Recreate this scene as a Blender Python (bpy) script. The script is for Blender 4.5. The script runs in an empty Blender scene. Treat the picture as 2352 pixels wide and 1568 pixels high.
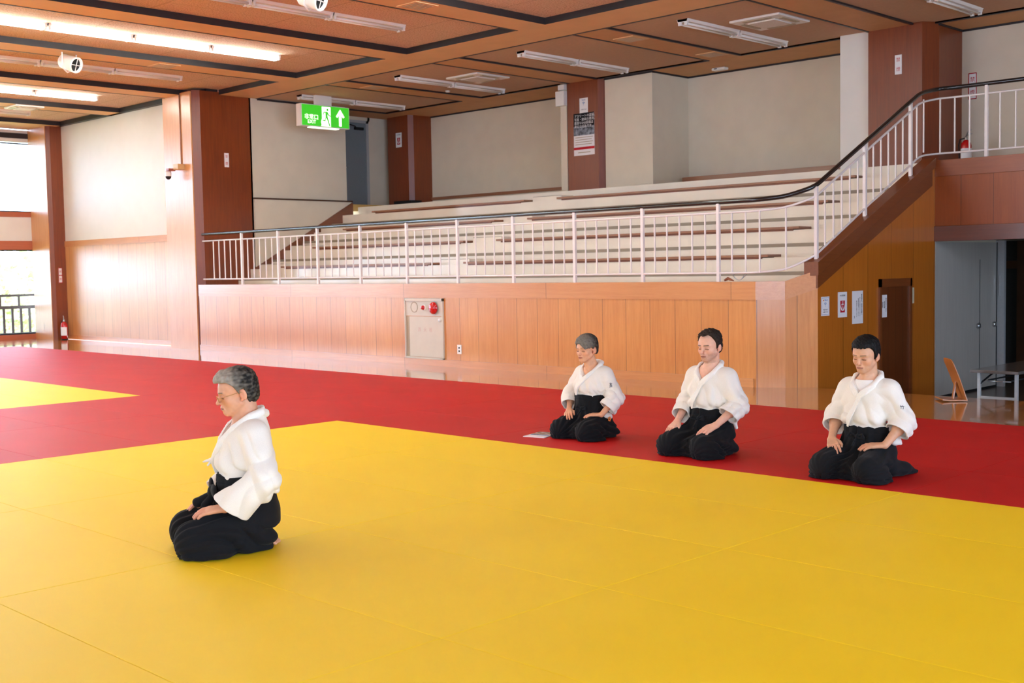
import bpy, bmesh, math, random
import numpy as np
from mathutils import Vector, Matrix

# ------------------------------------------------------------------ camera, sky, light, exposure
sc = bpy.context.scene
COL = sc.collection
S = 0.91                      # everything is laid out in mat modules and brought to metres at the end
EYE = 1.494
YAW, PITCH, ROLL = -0.78, 0.0617, -0.0181
def cam_axes():
    cy, sy = math.cos(YAW), math.sin(YAW); cp, sp = math.cos(PITCH), math.sin(PITCH)
    fwd = Vector((sy*cp, cy*cp, -sp)); right = Vector((cy, -sy, 0)); up = right.cross(fwd)
    cr, sr = math.cos(ROLL), math.sin(ROLL)
    return cr*right + sr*up, -sr*right + cr*up, fwd
_r, _u, _f = cam_axes()
cam_data = bpy.data.cameras.new('camera'); cam = bpy.data.objects.new('camera', cam_data); COL.objects.link(cam)
m = Matrix((_r, _u, -_f)).transposed().to_4x4(); m.translation = Vector((0, 0, EYE*S))
cam.matrix_world = m
cam_data.sensor_width = 36; cam_data.lens = 2720/2352*36
cam_data.clip_start = 0.05; cam_data.clip_end = 400
cam_data.dof.use_dof = True; cam_data.dof.focus_distance = 7.6; cam_data.dof.aperture_fstop = 5.6
sc.camera = cam

w = bpy.data.worlds.new('daylight_sky'); sc.world = w; w.use_nodes = True
bg = w.node_tree.nodes['Background']; bg.inputs['Color'].default_value = (0.66, 0.87, 1.16, 1); bg.inputs['Strength'].default_value = 6.0

sc.view_settings.view_transform = 'Standard'; sc.view_settings.look = 'None'
sc.view_settings.gamma = 1.0; sc.view_settings.use_curve_mapping = False
sc.view_settings.exposure = 0.86
sl = bpy.data.lights.new('noon_sun', 'SUN'); sl.energy = 17; sl.angle = 0.05; sl.color = (1, 0.98, 0.93)
so = bpy.data.objects.new('noon_sun', sl); COL.objects.link(so); so.rotation_euler = (math.radians(6), math.radians(14), 0)
sc.cycles.max_bounces = 10; sc.cycles.diffuse_bounces = 6; sc.cycles.glossy_bounces = 4
sc.cycles.transparent_max_bounces = 12; sc.cycles.sample_clamp_indirect = 12
sc.cycles.use_denoising = True

def portal(name, cx, cy, cz, sx, sz, rot):
    ld = bpy.data.lights.new(name, 'AREA'); ld.shape = 'RECTANGLE'; ld.size = sx; ld.size_y = sz
    ld.cycles.is_portal = True
    o = bpy.data.objects.new(name, ld); COL.objects.link(o); o.location = (cx, cy, cz); o.rotation_euler = rot
    return o
# hall extents: window wall X = XW, window wall behind the camera Y = YS
XW, YS, XE = -28.4, -8.0, 7.0
YF, YB, ZC, ZP = 12.23, 18.4, 5.02, 5.12
# openings of the window wall (y ranges) and of the wall behind the camera (x ranges), two storeys each
WIN_W = [(6.3, 12.4), (-0.3, 5.8), (-6.9, -0.8)]
WIN_S = [(-15.2, -9.6), (0.2, 6.2)]
ADDED_WIN_E = [(5.4, 11.4), (-1.2, 4.8), (-7.4, -1.8)]  # unseen east windows, added to light the side wall and the mats
WZ = [(0.12, 2.15), (3.05, 4.70)]
for a, b in WIN_W:
    for z0, z1 in WZ:
        portal('window_light', XW-0.25, (a+b)/2, (z0+z1)/2, z1-z0, b-a, (0, -math.pi/2, 0))
for a, b in ADDED_WIN_E:
    for z0, z1 in WZ:
        portal('window_light', XE+0.25, (a+b)/2, (z0+z1)/2, z1-z0, b-a, (0, math.pi/2, 0))
for a, b in WIN_S:
    for z0, z1 in WZ:
        portal('window_light', (a+b)/2, YS-0.25, (z0+z1)/2, b-a, z1-z0, (math.pi/2, 0, 0))

# ------------------------------------------------------------------ materials
MATS = {}
def srgb(r, g, b):
    f = lambda c: (c/255/12.92) if c/255 <= 0.04045 else ((c/255+0.055)/1.055)**2.4
    return (f(r), f(g), f(b), 1)
class NT:
    def __init__(s, name):
        s.m = bpy.data.materials.new(name); s.m.use_nodes = True; s.t = s.m.node_tree
        s.b = s.t.nodes['Principled BSDF']; s._c = None
    def n(s, ty, **kw):
        n = s.t.nodes.new(ty)
        for k, v in kw.items(): setattr(n, k, v)
        return n
    def l(s, a, b): s.t.links.new(a, b)
    @property
    def co(s):
        if s._c is None: s._c = s.n('ShaderNodeTexCoord').outputs['Object']
        return s._c
    def mapping(s, scale=(1, 1, 1), loc=(0, 0, 0)):
        n = s.n('ShaderNodeMapping'); n.inputs['Scale'].default_value = scale; n.inputs['Location'].default_value = loc
        s.l(s.co, n.inputs['Vector']); return n.outputs['Vector']
    def noise(s, vec, scale=5, detail=3, rough=0.5, dist=0.0):
        n = s.n('ShaderNodeTexNoise'); n.inputs['Scale'].default_value = scale; n.inputs['Detail'].default_value = detail
        n.inputs['Roughness'].default_value = rough; n.inputs['Distortion'].default_value = dist
        s.l(vec, n.inputs['Vector']); return n.outputs['Fac']
    def ramp(s, fac, stops):
        n = s.n('ShaderNodeValToRGB'); e = n.color_ramp.elements
        e[0].position, e[0].color = stops[0]; e[1].position, e[1].color = stops[-1]
        for p, c in stops[1:-1]:
            q = e.new(p); q.color = c
        s.l(fac, n.inputs['Fac']); return n.outputs['Color']
    def math(s, op, a, b=None):
        n = s.n('ShaderNodeMath', operation=op)
        for i, v in enumerate((a, b)):
            if v is None: continue
            if isinstance(v, (int, float)): n.inputs[i].default_value = v
            else: s.l(v, n.inputs[i])
        return n.outputs[0]
    def mix(s, fac, a, b, mode='MIX'):
        n = s.n('ShaderNodeMix', data_type='RGBA', blend_type=mode)
        for i, v in ((0, fac), (6, a), (7, b)):
            if isinstance(v, (int, float)): n.inputs[i].default_value = v
            elif isinstance(v, tuple): n.inputs[i].default_value = v
            else: s.l(v, n.inputs[i])
        return n.outputs[2]
    def bump(s, h, strength=0.2, dist=0.01):
        n = s.n('ShaderNodeBump'); n.inputs['Strength'].default_value = strength; n.inputs['Distance'].default_value = dist
        s.l(h, n.inputs['Height']); s.l(n.outputs['Normal'], s.b.inputs['Normal'])
    def sep(s, i):
        n = s.n('ShaderNodeSeparateXYZ'); s.l(s.co, n.inputs[0]); return n.outputs[i]
    def set(s, rough=0.5, spec=0.5, metal=0.0, coat=0.0, coat_rough=0.1, sheen=0.0):
        s.b.inputs['Roughness'].default_value = rough; s.b.inputs['Specular IOR Level'].default_value = spec
        s.b.inputs['Metallic'].default_value = metal; s.b.inputs['Coat Weight'].default_value = coat
        s.b.inputs['Coat Roughness'].default_value = coat_rough; s.b.inputs['Sheen Weight'].default_value = sheen
    def color(s, c):
        if isinstance(c, tuple): s.b.inputs['Base Color'].default_value = c
        else: s.l(c, s.b.inputs['Base Color'])

def plain(name, c, rough=0.5, spec=0.5, metal=0.0, var=0.06, bump=0.0, scale=30, coat=0.0, sheen=0.0):
    if name in MATS: return MATS[name]
    n = NT(name); f = n.noise(n.co, scale, 4)
    d = tuple(max(0, v*(1-var)) for v in c[:3])+(1,); l = tuple(min(1, v*(1+var)) for v in c[:3])+(1,)
    n.color(n.ramp(f, [(0.3, d), (0.7, l)])); n.set(rough, spec, metal, coat, 0.1, sheen)
    if bump: n.bump(n.noise(n.co, scale*6, 3), bump, 0.004)
    MATS[name] = n.m; return n.m
def emis(name, c, st):
    if name in MATS: return MATS[name]
    n = NT(name); n.color(c); n.b.inputs['Emission Color'].default_value = c; n.b.inputs['Emission Strength'].default_value = st
    MATS[name] = n.m; return n.m
def wood(name, light, dark, grain='z', seam=None, rough=0.28, coat=0.35, figure=1.0, tint=None, coat_rough=0.12, tone=1):
    """varnished veneer; seam=(axis, pitch, offset) draws the joints between boards"""
    if name in MATS: return MATS[name]
    n = NT(name)
    sc_ = {'x': (0.5, 9, 9), 'y': (9, 0.5, 9), 'z': (9, 9, 0.5)}[grain]
    v = n.mapping(sc_)
    g = n.noise(v, 3.0, 6, 0.62, 0.6)
    fine = n.noise(n.mapping(tuple(x*6 for x in sc_)), 4.0, 3, 0.6)
    broad = n.noise(n.mapping((0.35, 0.35, 0.35)), 2.2, 3, 0.5)
    mid = tuple((a+b)/2 for a, b in zip(light, dark))
    c = n.ramp(g, [(0.25, dark), (0.5, mid), (0.78, light)])
    c = n.mix(0.22*figure, c, n.ramp(fine, [(0.3, dark), (0.7, light)]))
    c = n.mix(0.25, c, n.ramp(broad, [(0.35, dark), (0.65, light)]))
    if seam:
        ax, pitch, off = seam
        t = n.math('DIVIDE', n.math('SUBTRACT', n.sep('xyz'.index(ax)), off), pitch)
        fr = n.math('FRACT', t)
        edge = n.math('LESS_THAN', fr, 0.008/pitch)
        cell = n.n('ShaderNodeTexWhiteNoise', noise_dimensions='1D'); n.l(n.math('FLOOR', t), cell.inputs['W'])
        c = n.mix(n.math('MULTIPLY', cell.outputs['Value'], 0.28*tone), c, dark)
        c = n.mix(n.math('MULTIPLY', edge, 0.75), c, tuple(x*0.25 for x in dark[:3])+(1,))
        n.bump(n.math('SUBTRACT', 1.0, edge), 0.3, 0.003)
    n.color(c); n.set(rough, 0.5, 0, coat, coat_rough)
    MATS[name] = n.m; return n.m

W_FRONT = lambda: wood('front_panel_wood', srgb(226, 160, 84), srgb(188, 112, 48), 'z', ('x', 0.405, -14.83), 0.30, 0.8, coat_rough=0.2)
W_LEFT = lambda: wood('left_panel_wood', srgb(232, 178, 112), srgb(200, 136, 74), 'z', ('x', 0.405, -27.2), 0.36, 0.5, coat_rough=0.3)
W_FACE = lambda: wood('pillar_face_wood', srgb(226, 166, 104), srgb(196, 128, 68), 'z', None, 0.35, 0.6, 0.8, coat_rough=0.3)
W_CAP = lambda: wood('band_wood', srgb(222, 158, 96), srgb(192, 120, 62), 'x', ('x', 3.1, -20.7), 0.3, 0.8, coat_rough=0.2)
W_COL = lambda: wood('column_wood', srgb(146, 68, 20), srgb(108, 42, 11), 'z', None, 0.38, 0.3, 0.6, coat_rough=0.28)
W_SIDE = lambda: wood('side_panel_wood', srgb(212, 126, 40), srgb(176, 94, 22), 'z', ('y', 0.62, 12.6), 0.30, 0.5)
W_SIDE_TRIM = lambda: wood('side_trim_wood', srgb(140, 76, 34), srgb(112, 56, 22), 'y', None, 0.35, 0.4)
W_GAL = lambda: wood('gallery_panel_wood', srgb(176, 90, 32), srgb(140, 64, 20), 'z', ('x', 0.44, -6.98), 0.4, 0.1)
W_GALCAP = lambda: wood('gallery_band_wood', srgb(170, 92, 50), srgb(136, 68, 36), 'x', None, 0.36, 0.2)
W_LINT = lambda: wood('lintel_wood', srgb(130, 66, 34), srgb(104, 50, 24), 'x', None, 0.35, 0.4)
W_PLANK = lambda: wood('seat_wood', srgb(168, 116, 84), srgb(136, 88, 62), 'x', None, 0.35, 0.3)
def mat_floorwood():
    if 'floor_wood' in MATS: return MATS['floor_wood']
    n = NT('floor_wood')
    y = n.sep(1); t = n.math('DIVIDE', y, 0.075); cell = n.n('ShaderNodeTexWhiteNoise', noise_dimensions='1D'); n.l(n.math('FLOOR', t), cell.inputs['W'])
    g = n.noise(n.mapping((0.6, 9, 9)), 3, 5, 0.6, 0.4)
    c = n.ramp(g, [(0.3, srgb(176, 112, 52)), (0.7, srgb(214, 156, 88))])
    c = n.mix(n.math('MULTIPLY', cell.outputs['Value'], 0.3), c, srgb(176, 112, 56))
    edge = n.math('LESS_THAN', n.math('FRACT', t), 0.05)
    c = n.mix(n.math('MULTIPLY', edge, 0.5), c, srgb(96, 52, 22))
    n.color(c); n.set(0.14, 0.5, 0, 0.6, 0.05); n.bump(n.noise(n.co, 3, 2), 0.03, 0.02)
    MATS['floor_wood'] = n.m; return n.m
def mat_vinyl(name, c, c2):
    if name in MATS: return MATS[name]
    n = NT(name)
    broad = n.noise(n.mapping((1, 1, 1)), 1.3, 4, 0.6)
    sc2 = n.noise(n.mapping((1.5, 14, 1)), 2.0, 5, 0.7, 1.2)
    col = n.ramp(broad, [(0.3, c), (0.7, c2)])
    pale = tuple(min(1, v*0.7+0.3) for v in c2[:3])+(1,)
    scuff = n.ramp(sc2, [(0.66, (0, 0, 0, 1)), (0.80, (0.22, 0.22, 0.22, 1))])
    col = n.mix(scuff, col, pale)
    n.color(col); n.set(0.52, 0.16, 0, 0.0)
    wv = n.n('ShaderNodeTexWave', wave_type='BANDS', bands_direction='X'); wv.inputs['Scale'].default_value = 26
    wv.inputs['Distortion'].default_value = 0.4; wv.inputs['Detail'].default_value = 1
    n.l(n.co, wv.inputs['Vector'])
    h = n.math('ADD', n.math('MULTIPLY', wv.outputs['Fac'], 0.7), n.math('MULTIPLY', n.noise(n.co, 160, 2), 0.6))
    n.bump(h, 0.22, 0.0016)
    MATS[name] = n.m; return n.m
def mat_acoustic():
    if 'acoustic_board' in MATS: return MATS['acoustic_board']
    n = NT('acoustic_board')
    sp = n.noise(n.mapping((1, 1, 1)), 42, 4, 0.7)
    c = n.ramp(sp, [(0.36, srgb(176, 140, 116)), (0.5, srgb(214, 182, 156)), (0.7, srgb(228, 200, 176))])
    for ax, pitch in ((1, 1.82), (0, 0.91)):
        e = n.math('LESS_THAN', n.math('FRACT', n.math('DIVIDE', n.math('ADD', n.sep(ax), 50.0), pitch)), 0.012)
        c = n.mix(n.math('MULTIPLY', e, 0.35), c, srgb(120, 86, 66))
    n.color(c); n.set(0.9, 0.2); n.bump(sp, 0.5, 0.01)
    MATS['acoustic_board'] = n.m; return n.m
M = dict(
    white_wall=lambda: plain('white_wall_paint', srgb(234, 230, 222), 0.5, 0.35, var=0.02, bump=0.03, scale=3),
    gal_wall=lambda: plain('gallery_wall_paint', srgb(222, 212, 192), 0.75, 0.3, var=0.03, bump=0.05, scale=3),
    tier=lambda: plain('tier_paint', srgb(236, 226, 208), 0.3, 0.5, var=0.04, scale=2.5, coat=0.6),
    nosing=lambda: plain('nosing_taupe', srgb(152, 138, 118), 0.5, 0.4, var=0.05, scale=6),
    soffit=lambda: plain('soffit_board', srgb(222, 178, 130), 0.6, 0.3, var=0.05, scale=2),
    gal_panel=lambda: plain('gallery_ceiling_panel', srgb(196, 164, 138), 0.85, 0.2, var=0.04, scale=20),
    gal_band=lambda: plain('gallery_soffit', srgb(206, 158, 112), 0.7, 0.3, var=0.05, scale=3),
    black=lambda: plain('black_trim', srgb(46, 42, 44), 0.45, 0.4, var=0.1, scale=8),
    brown_line=lambda: plain('dark_brown_trim', srgb(74, 44, 24), 0.4, 0.5, var=0.1, scale=8),
    rail_white=lambda: plain('white_rail_paint', srgb(238, 228, 222), 0.3, 0.5, var=0.03, scale=12),
    rail_black=lambda: plain('black_handrail', srgb(24, 24, 26), 0.22, 0.6, var=0.1, scale=12, coat=0.4),
    grey_door=lambda: wood('grey_door_board', srgb(196, 190, 180), srgb(176, 170, 162), 'z', None, 0.38, 0.25, 0.5),
    grey_jamb=lambda: plain('grey_jamb', srgb(176, 178, 178), 0.35, 0.5, var=0.04),
    blue_door=lambda: plain('blue_grey_door', srgb(122, 132, 138), 0.45, 0.5, var=0.03),
    steel=lambda: plain('steel', srgb(188, 190, 190), 0.3, 0.5, 0.9, var=0.05),
    white_plastic=lambda: plain('white_plastic', srgb(236, 232, 226), 0.35, 0.5, var=0.02),
    paper=lambda: plain('paper', srgb(238, 236, 236), 0.7, 0.2, var=0.01),
    ink=lambda: plain('black_ink', srgb(26, 24, 28), 0.6, 0.2, var=0.02),
    blue_ink=lambda: plain('blue_ink', srgb(40, 110, 180), 0.6, 0.2, var=0.02),
    orange_ink=lambda: plain('orange_ink', srgb(228, 140, 60), 0.6, 0.2, var=0.02),
    red_ink=lambda: plain('red_ink', srgb(190, 30, 44), 0.6, 0.2, var=0.02),
    red_paint=lambda: plain('red_gloss_paint', srgb(196, 20, 24), 0.2, 0.5, var=0.05, coat=0.5),
    cabinet=lambda: plain('cabinet_beige_paint', srgb(206, 196, 178), 0.35, 0.5, var=0.03, scale=6),
    cabinet_side=lambda: plain('cabinet_recess_paint', srgb(176, 158, 132), 0.4, 0.5, var=0.03, scale=6),
    rubber=lambda: plain('black_rubber', srgb(22, 22, 24), 0.6, 0.4, var=0.08),
    tube_off=lambda: plain('unlit_tube_glass', srgb(240, 232, 224), 0.25, 0.5, var=0.01),
    lamp_body=lambda: plain('lamp_enamel', srgb(244, 240, 236), 0.4, 0.5, var=0.01),
    lower_floor=lambda: plain('lower_floor_vinyl', srgb(96, 82, 68), 0.25, 0.5, var=0.08, scale=3, coat=0.1),
)
def mt(k): return MATS.get(k) or M[k]() if k in M else MATS[k]
def glass_mat():
    if 'window_glass' in MATS: return MATS['window_glass']
    n = NT('window_glass'); t = n.t; t.nodes.remove(n.b)
    tr = n.n('ShaderNodeBsdfTransparent'); gl = n.n('ShaderNodeBsdfGlossy'); gl.inputs['Roughness'].default_value = 0.02
    fr = n.n('ShaderNodeFresnel'); fr.inputs['IOR'].default_value = 1.45
    mx = n.n('ShaderNodeMixShader'); n.l(fr.outputs[0], mx.inputs[0]); n.l(tr.outputs[0], mx.inputs[1]); n.l(gl.outputs[0], mx.inputs[2])
    n.l(mx.outputs[0], t.nodes['Material Output'].inputs['Surface'])
    MATS['window_glass'] = n.m; return n.m

# ------------------------------------------------------------------ mesh helpers
class MB:
    """collects boxes, prisms, tubes and lathes in hall coordinates; build() links them as ONE mesh"""
    def __init__(s): s.v = []; s.f = []; s.mi = []; s.sm = []
    def add(s, verts, faces, mi=0, smooth=False):
        o = len(s.v); s.v += [tuple(p) for p in verts]; s.f += [tuple(o+i for i in f) for f in faces]
        s.mi += [mi]*len(faces); s.sm += [smooth]*len(faces); return s
    def box(s, x0, x1, y0, y1, z0, z1, mi=0, fm=None):
        if x0 > x1: x0, x1 = x1, x0
        if y0 > y1: y0, y1 = y1, y0
        v = [(x, y, z) for z in (z0, z1) for y in (y0, y1) for x in (x0, x1)]
        f = [(0, 2, 3, 1), (4, 5, 7, 6), (0, 1, 5, 4), (2, 6, 7, 3), (0, 4, 6, 2), (1, 3, 7, 5)]  # bottom top -y +y -x +x
        o = len(s.f); s.add(v, f, mi)
        if fm:
            for k, mm in fm.items(): s.mi[o+k] = mm
        return s
    def prism(s, pts, axis, a0, a1, mi=0):
        """pts 2-D outline extruded along axis ('x': pts=(y,z), 'y': (x,z), 'z': (x,y))"""
        P = {'x': lambda p, a: (a, p[0], p[1]), 'y': lambda p, a: (p[0], a, p[1]), 'z': lambda p, a: (p[0], p[1], a)}[axis]
        n = len(pts); v = [P(p, a0) for p in pts]+[P(p, a1) for p in pts]
        f = [tuple(range(n-1, -1, -1)), tuple(range(n, 2*n))]+[(i, (i+1) % n, n+(i+1) % n, n+i) for i in range(n)]
        return s.add(v, f, mi)
    def tube(s, pts, r, seg=10, mi=0, closed=False, caps=True):
        pts = [Vector(p) for p in pts]; n = len(pts); rr = r if isinstance(r, (list, tuple)) else [r]*n
        rings = []; prev = None
        for i, p in enumerate(pts):
            if closed: d = pts[(i+1) % n]-pts[i-1]
            else: d = pts[min(i+1, n-1)]-pts[max(i-1, 0)]
            d.normalize()
            if prev is None:
                a = Vector((0, 0, 1)) if abs(d.z) < 0.9 else Vector((1, 0, 0))
                u = d.cross(a).normalized()
            else:
                u = prev-d*prev.dot(d)
                u = u.normalized() if u.length > 1e-6 else d.orthogonal().normalized()
            prev = u; vv = d.cross(u)
            rings.append([p+(u*math.cos(2*math.pi*k/seg)+vv*math.sin(2*math.pi*k/seg))*rr[i] for k in range(seg)])
        v = [q for ring in rings for q in ring]; f = []
        for i in range(n if closed else n-1):
            j = (i+1) % n
            for k in range(seg): f.append((i*seg+k, i*seg+(k+1) % seg, j*seg+(k+1) % seg, j*seg+k))
        s.add(v, f, mi, True)
        if caps and not closed:
            o = len(s.v)-len(v)
            s.f += [tuple(o+k for k in range(seg-1, -1, -1)), tuple(o+(n-1)*seg+k for k in range(seg))]; s.mi += [mi]*2; s.sm += [False]*2
        return s
    def lathe(s, prof, c, seg=24, axis='z', mi=0, ang=(0, 2*math.pi)):
        """prof [(r, h)] turned about an axis through c"""
        c = Vector(c); full = abs(ang[1]-ang[0]-2*math.pi) < 1e-6; m_ = seg if full else seg+1
        def P(r, h, a):
            x, y = r*math.cos(a), r*math.sin(a)
            return {'z': Vector((x, y, h)), 'y': Vector((x, h, y)), 'x': Vector((h, x, y))}[axis]+c
        v = [P(r, h, ang[0]+(ang[1]-ang[0])*k/seg) for r, h in prof for k in range(m_)]; f = []
        for i in range(len(prof)-1):
            for k in range(seg):
                k2 = (k+1) % m_
                f.append((i*m_+k, i*m_+k2, (i+1)*m_+k2, (i+1)*m_+k))
        return s.add(v, f, mi, True)
    def build(s, name, mats, parent=None, org=None, bevel=0.0, label=None):
        if not isinstance(mats, (list, tuple)): mats = [mats]
        mats = [mt(x) if isinstance(x, str) else x for x in mats]
        if parent is not None: org = parent.get('_o', (0, 0, 0))
        elif org is None:
            a = np.array(s.v); org = ((a[:, 0].min()+a[:, 0].max())/2, (a[:, 1].min()+a[:, 1].max())/2, a[:, 2].min())
        me = bpy.data.meshes.new(name)
        me.from_pydata([(p[0]-org[0], p[1]-org[1], p[2]-org[2]) for p in s.v], [], s.f); me.update()
        for x in mats: me.materials.append(x)
        me.polygons.foreach_set('material_index', s.mi); me.polygons.foreach_set('use_smooth', s.sm)
        bm = bmesh.new(); bm.from_mesh(me); bmesh.ops.recalc_face_normals(bm, faces=bm.faces)
        if bevel > 0:
            e = [x for x in bm.edges if len(x.link_faces) == 2 and x.calc_face_angle(0) > 0.6]
            bmesh.ops.bevel(bm, geom=e, offset=bevel, segments=2, affect='EDGES', profile=0.6)
        bm.to_mesh(me); bm.free()
        o = bpy.data.objects.new(name, me); COL.objects.link(o)
        if parent is not None: o.parent = parent
        else: o.location = org
        o['_o'] = tuple(org)
        if label: o['label'] = label
        return o
def struct(o, kind='structure'):
    o['kind'] = kind; return o
def tag(o, label, cat, group=None):
    o['label'] = label; o['category'] = cat
    if group: o['group'] = group
    return o
def thing(name, label, cat, loc=(0, 0, 0), group=None, rz=0.0):
    o = bpy.data.objects.new(name, None); COL.objects.link(o); o.empty_display_size = 0.1
    o.location = loc; o.rotation_euler = (0, 0, rz); o['_o'] = tuple(loc); return tag(o, label, cat, group)
def copy_tree(o, parent=None):
    c = o.copy(); COL.objects.link(c); c.parent = parent
    for ch in list(o.children): copy_tree(ch, c)
    return c
ORG = (0.0, 0.0, 0.0)
def S_(mb, name, mats, bevel=0.0): return struct(mb.build(name, mats, org=ORG, bevel=bevel))
def text(name, body, size, mat, parent, p, right, up, ext=0.001, align='CENTER', squash=1.0, lab=None):
    """flat lettering standing 1 mm proud of a surface; p = centre in hall coordinates"""
    cu = bpy.data.curves.new(name, 'FONT'); cu.body = body; cu.size = size; cu.extrude = ext; cu.align_x = align; cu.align_y = 'CENTER'
    cu.resolution_u = 3; cu.space_line = 0.9
    t = bpy.data.objects.new('tmp', cu); COL.objects.link(t)
    dg = bpy.context.evaluated_depsgraph_get(); me = bpy.data.meshes.new_from_object(t.evaluated_get(dg)); me.name = name
    bpy.data.objects.remove(t); bpy.data.curves.remove(cu)
    R = Vector(right).normalized()*squash; U = Vector(up).normalized(); N = Vector(right).normalized().cross(U)
    mm = Matrix((R, U, N)).transposed().to_4x4(); org = Vector(parent.get('_o', (0, 0, 0)))
    mm.translation = Vector(p)-org
    me.transform(mm); me.materials.clear(); me.materials.append(mt(mat) if isinstance(mat, str) else mat)
    o = bpy.data.objects.new(name, me); COL.objects.link(o); o.parent = parent; o['_o'] = tuple(org)
    if lab: o['label'] = lab
    return o
# ------------------------------------------------------------------ the hall
XC, YG = -7.34, 15.73           # side wall of the stand, front of the upper gallery
mb = MB(); mb.box(XW, XC, YS, 12.6, -0.5, 0.0); mb.box(XC, XE, YS, 12.6, -0.5, 0.0); S_(mb, 'floor', mat_floorwood())
mb = MB(); mb.box(XC-0.1, XE, 12.6, 24, -0.5, -0.42); mb.box(-9.6, XC-0.1, 17.8, 20.2, -0.5, -0.42); S_(mb, 'floor_lower', 'lower_floor')
# front of the spectator stand, with the cut corner
C1, C2, C3 = (-7.95, YF), (-7.65, 12.40), (XC, 12.62)
def fronts(off): return [(-20.71, YF-off), (C1[0]+off*0.3, YF-off), (C2[0]+off*0.5, C2[1]-off), (C3[0]+off, C3[1]-off*0.2)]
def front_poly(off, depth=0.2):
    a = fronts(off); return a+[(XC+off, 12.62+depth), (C2[0], 12.62+depth), (C1[0], YF+depth), (-20.71, YF+depth)]
def front_segs(off, z0, z1a, z1b, name, mats, z0b=None):
    """front band over the straight part and the two facets; top may rise on the last facet"""
    mb = MB(); a = fronts(off)
    z0b = z0 if z0b is None else z0b
    zs = [(z0, z1a), (z0, z1a), (z0, z1a), (z0b, z1b)]
    v = []
    for (x, y), (za, zb) in zip(a, zs):
        bx, by = (x-0.10, y+0.12) if x > -7.6 else (x, y+0.17)
        v += [(x, y, za), (x, y, zb), (bx, by, za), (bx, by, zb)]
    f = []
    for i in range(3):
        p, q = 4*i, 4*i+4
        f += [(p, q, q+1, p+1), (p+2, p+3, q+3, q+2), (p+1, q+1, q+3, p+3), (p, p+2, q+2, q)]
    f += [(0, 1, 3, 2), (12, 14, 15, 13)]
    mb.add(v, f); return S_(mb, name, mats)
front_segs(0.0, 0.0, 1.10, 1.24, 'wall_front', W_FRONT())
front_segs(0.012, 1.06, 1.281, 1.41, 'trim_1', W_CAP(), 1.19)
mb = MB(); mb.box(-20.71, -7.98, YF-0.022, YF, 0, 0.105); S_(mb, 'baseboard_front', W_CAP())
# raked seating: pale painted steps
T = []
YK = [13.42+0.77*k for k in range(4)]; ZK = [1.57+0.376*k for k in range(4)]
steps = [(YF+0.18, 1.20), (13.13, 1.385)]
for k in range(4):
    steps.append((YK[k], ZK[k]))
    steps.append((YK[k]+0.48, ZK[k]+0.185))
steps[-1] = (16.2, 2.885)
mb = MB()
for i, (y, z) in enumerate(steps):
    y1 = steps[i+1][0] if i+1 < len(steps) else YB
    x1 = XC-0.02 if y1 < YG+0.6 else XC-0.02
    if i == 0: mb.box(-20.71, -8.0, y, y1, 0.9, z); mb.box(-8.0, -7.66, 12.56, y1, 0.9, z); mb.box(-7.66, x1, 12.74, y1, 0.9, z); continue
    mb.box(-21.9 if y > 16 else -20.71, x1, y, y1+(0.0 if i+1 < len(steps) else 0.3), max(0.9, z-0.45), z)
S_(mb, 'floor_tiers', 'tier')
mb = MB()
for i in [1]+[3+2*k for k in range(3)]:
    y, z = steps[i]; mb.box(-20.7, XC-0.02, y-0.006, y+0.05, z-0.042, z+0.004)
S_(mb, 'trim_2', 'nosing')
# wall carrying the stair rail on the side of the stand, sloping top, seen from the hall on the right
def zt(y): return 1.43+(y-12.62)*(2.835-1.43)/(15.60-12.62)
mb = MB(); mb.prism([(12.62, -0.45), (YG, -0.45), (YG, 2.80), (15.60, 2.75), (12.62, zt(12.62)-0.05)], 'x', XC-0.16, XC)
S_(mb, 'wall_side', W_SIDE())
mb = MB(); mb.prism([(12.60, zt(12.6)-0.23), (15.62, zt(15.62)-0.33), (15.62, zt(15.62)-0.07), (12.60, zt(12.6)-0.03)], 'x', XC-0.1, XC+0.014)
S_(mb, 'trim_3', W_SIDE_TRIM())
mb = MB(); mb.prism([(12.56, zt(12.56)-0.06), (15.66, zt(15.66)-0.10), (15.66, zt(15.66)+0.03), (12.56, zt(12.56)+0.10)], 'x', XC-0.15, XC+0.045)
S_(mb, 'trim_4', W_SIDE_TRIM(), 0.004)
# gallery: floor, front, lintel
mb = MB(); mb.box(XC-0.02, XE, YG+0.02, 18.3, 2.55, 2.84); S_(mb, 'floor_gallery', 'tier')
mb = MB(); mb.box(XC, XE, YG, YG+0.14, 1.95, 2.68); S_(mb, 'wall_gallery', W_GAL())
mb = MB(); mb.box(XC, XE, YG-0.012, YG+0.16, 2.64, 2.862); S_(mb, 'trim_5', W_GALCAP(), 0.004)
mb = MB(); mb.box(XC-0.02, XE, YG-0.03, YG+0.2, 1.757, 1.965); S_(mb, 'trim_6', W_LINT(), 0.004)
mb = MB(); mb.box(-9.5, XE, YG+0.2, 24, 1.80, 1.9); S_(mb, 'ceiling_corridor', 'gal_wall')
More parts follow.
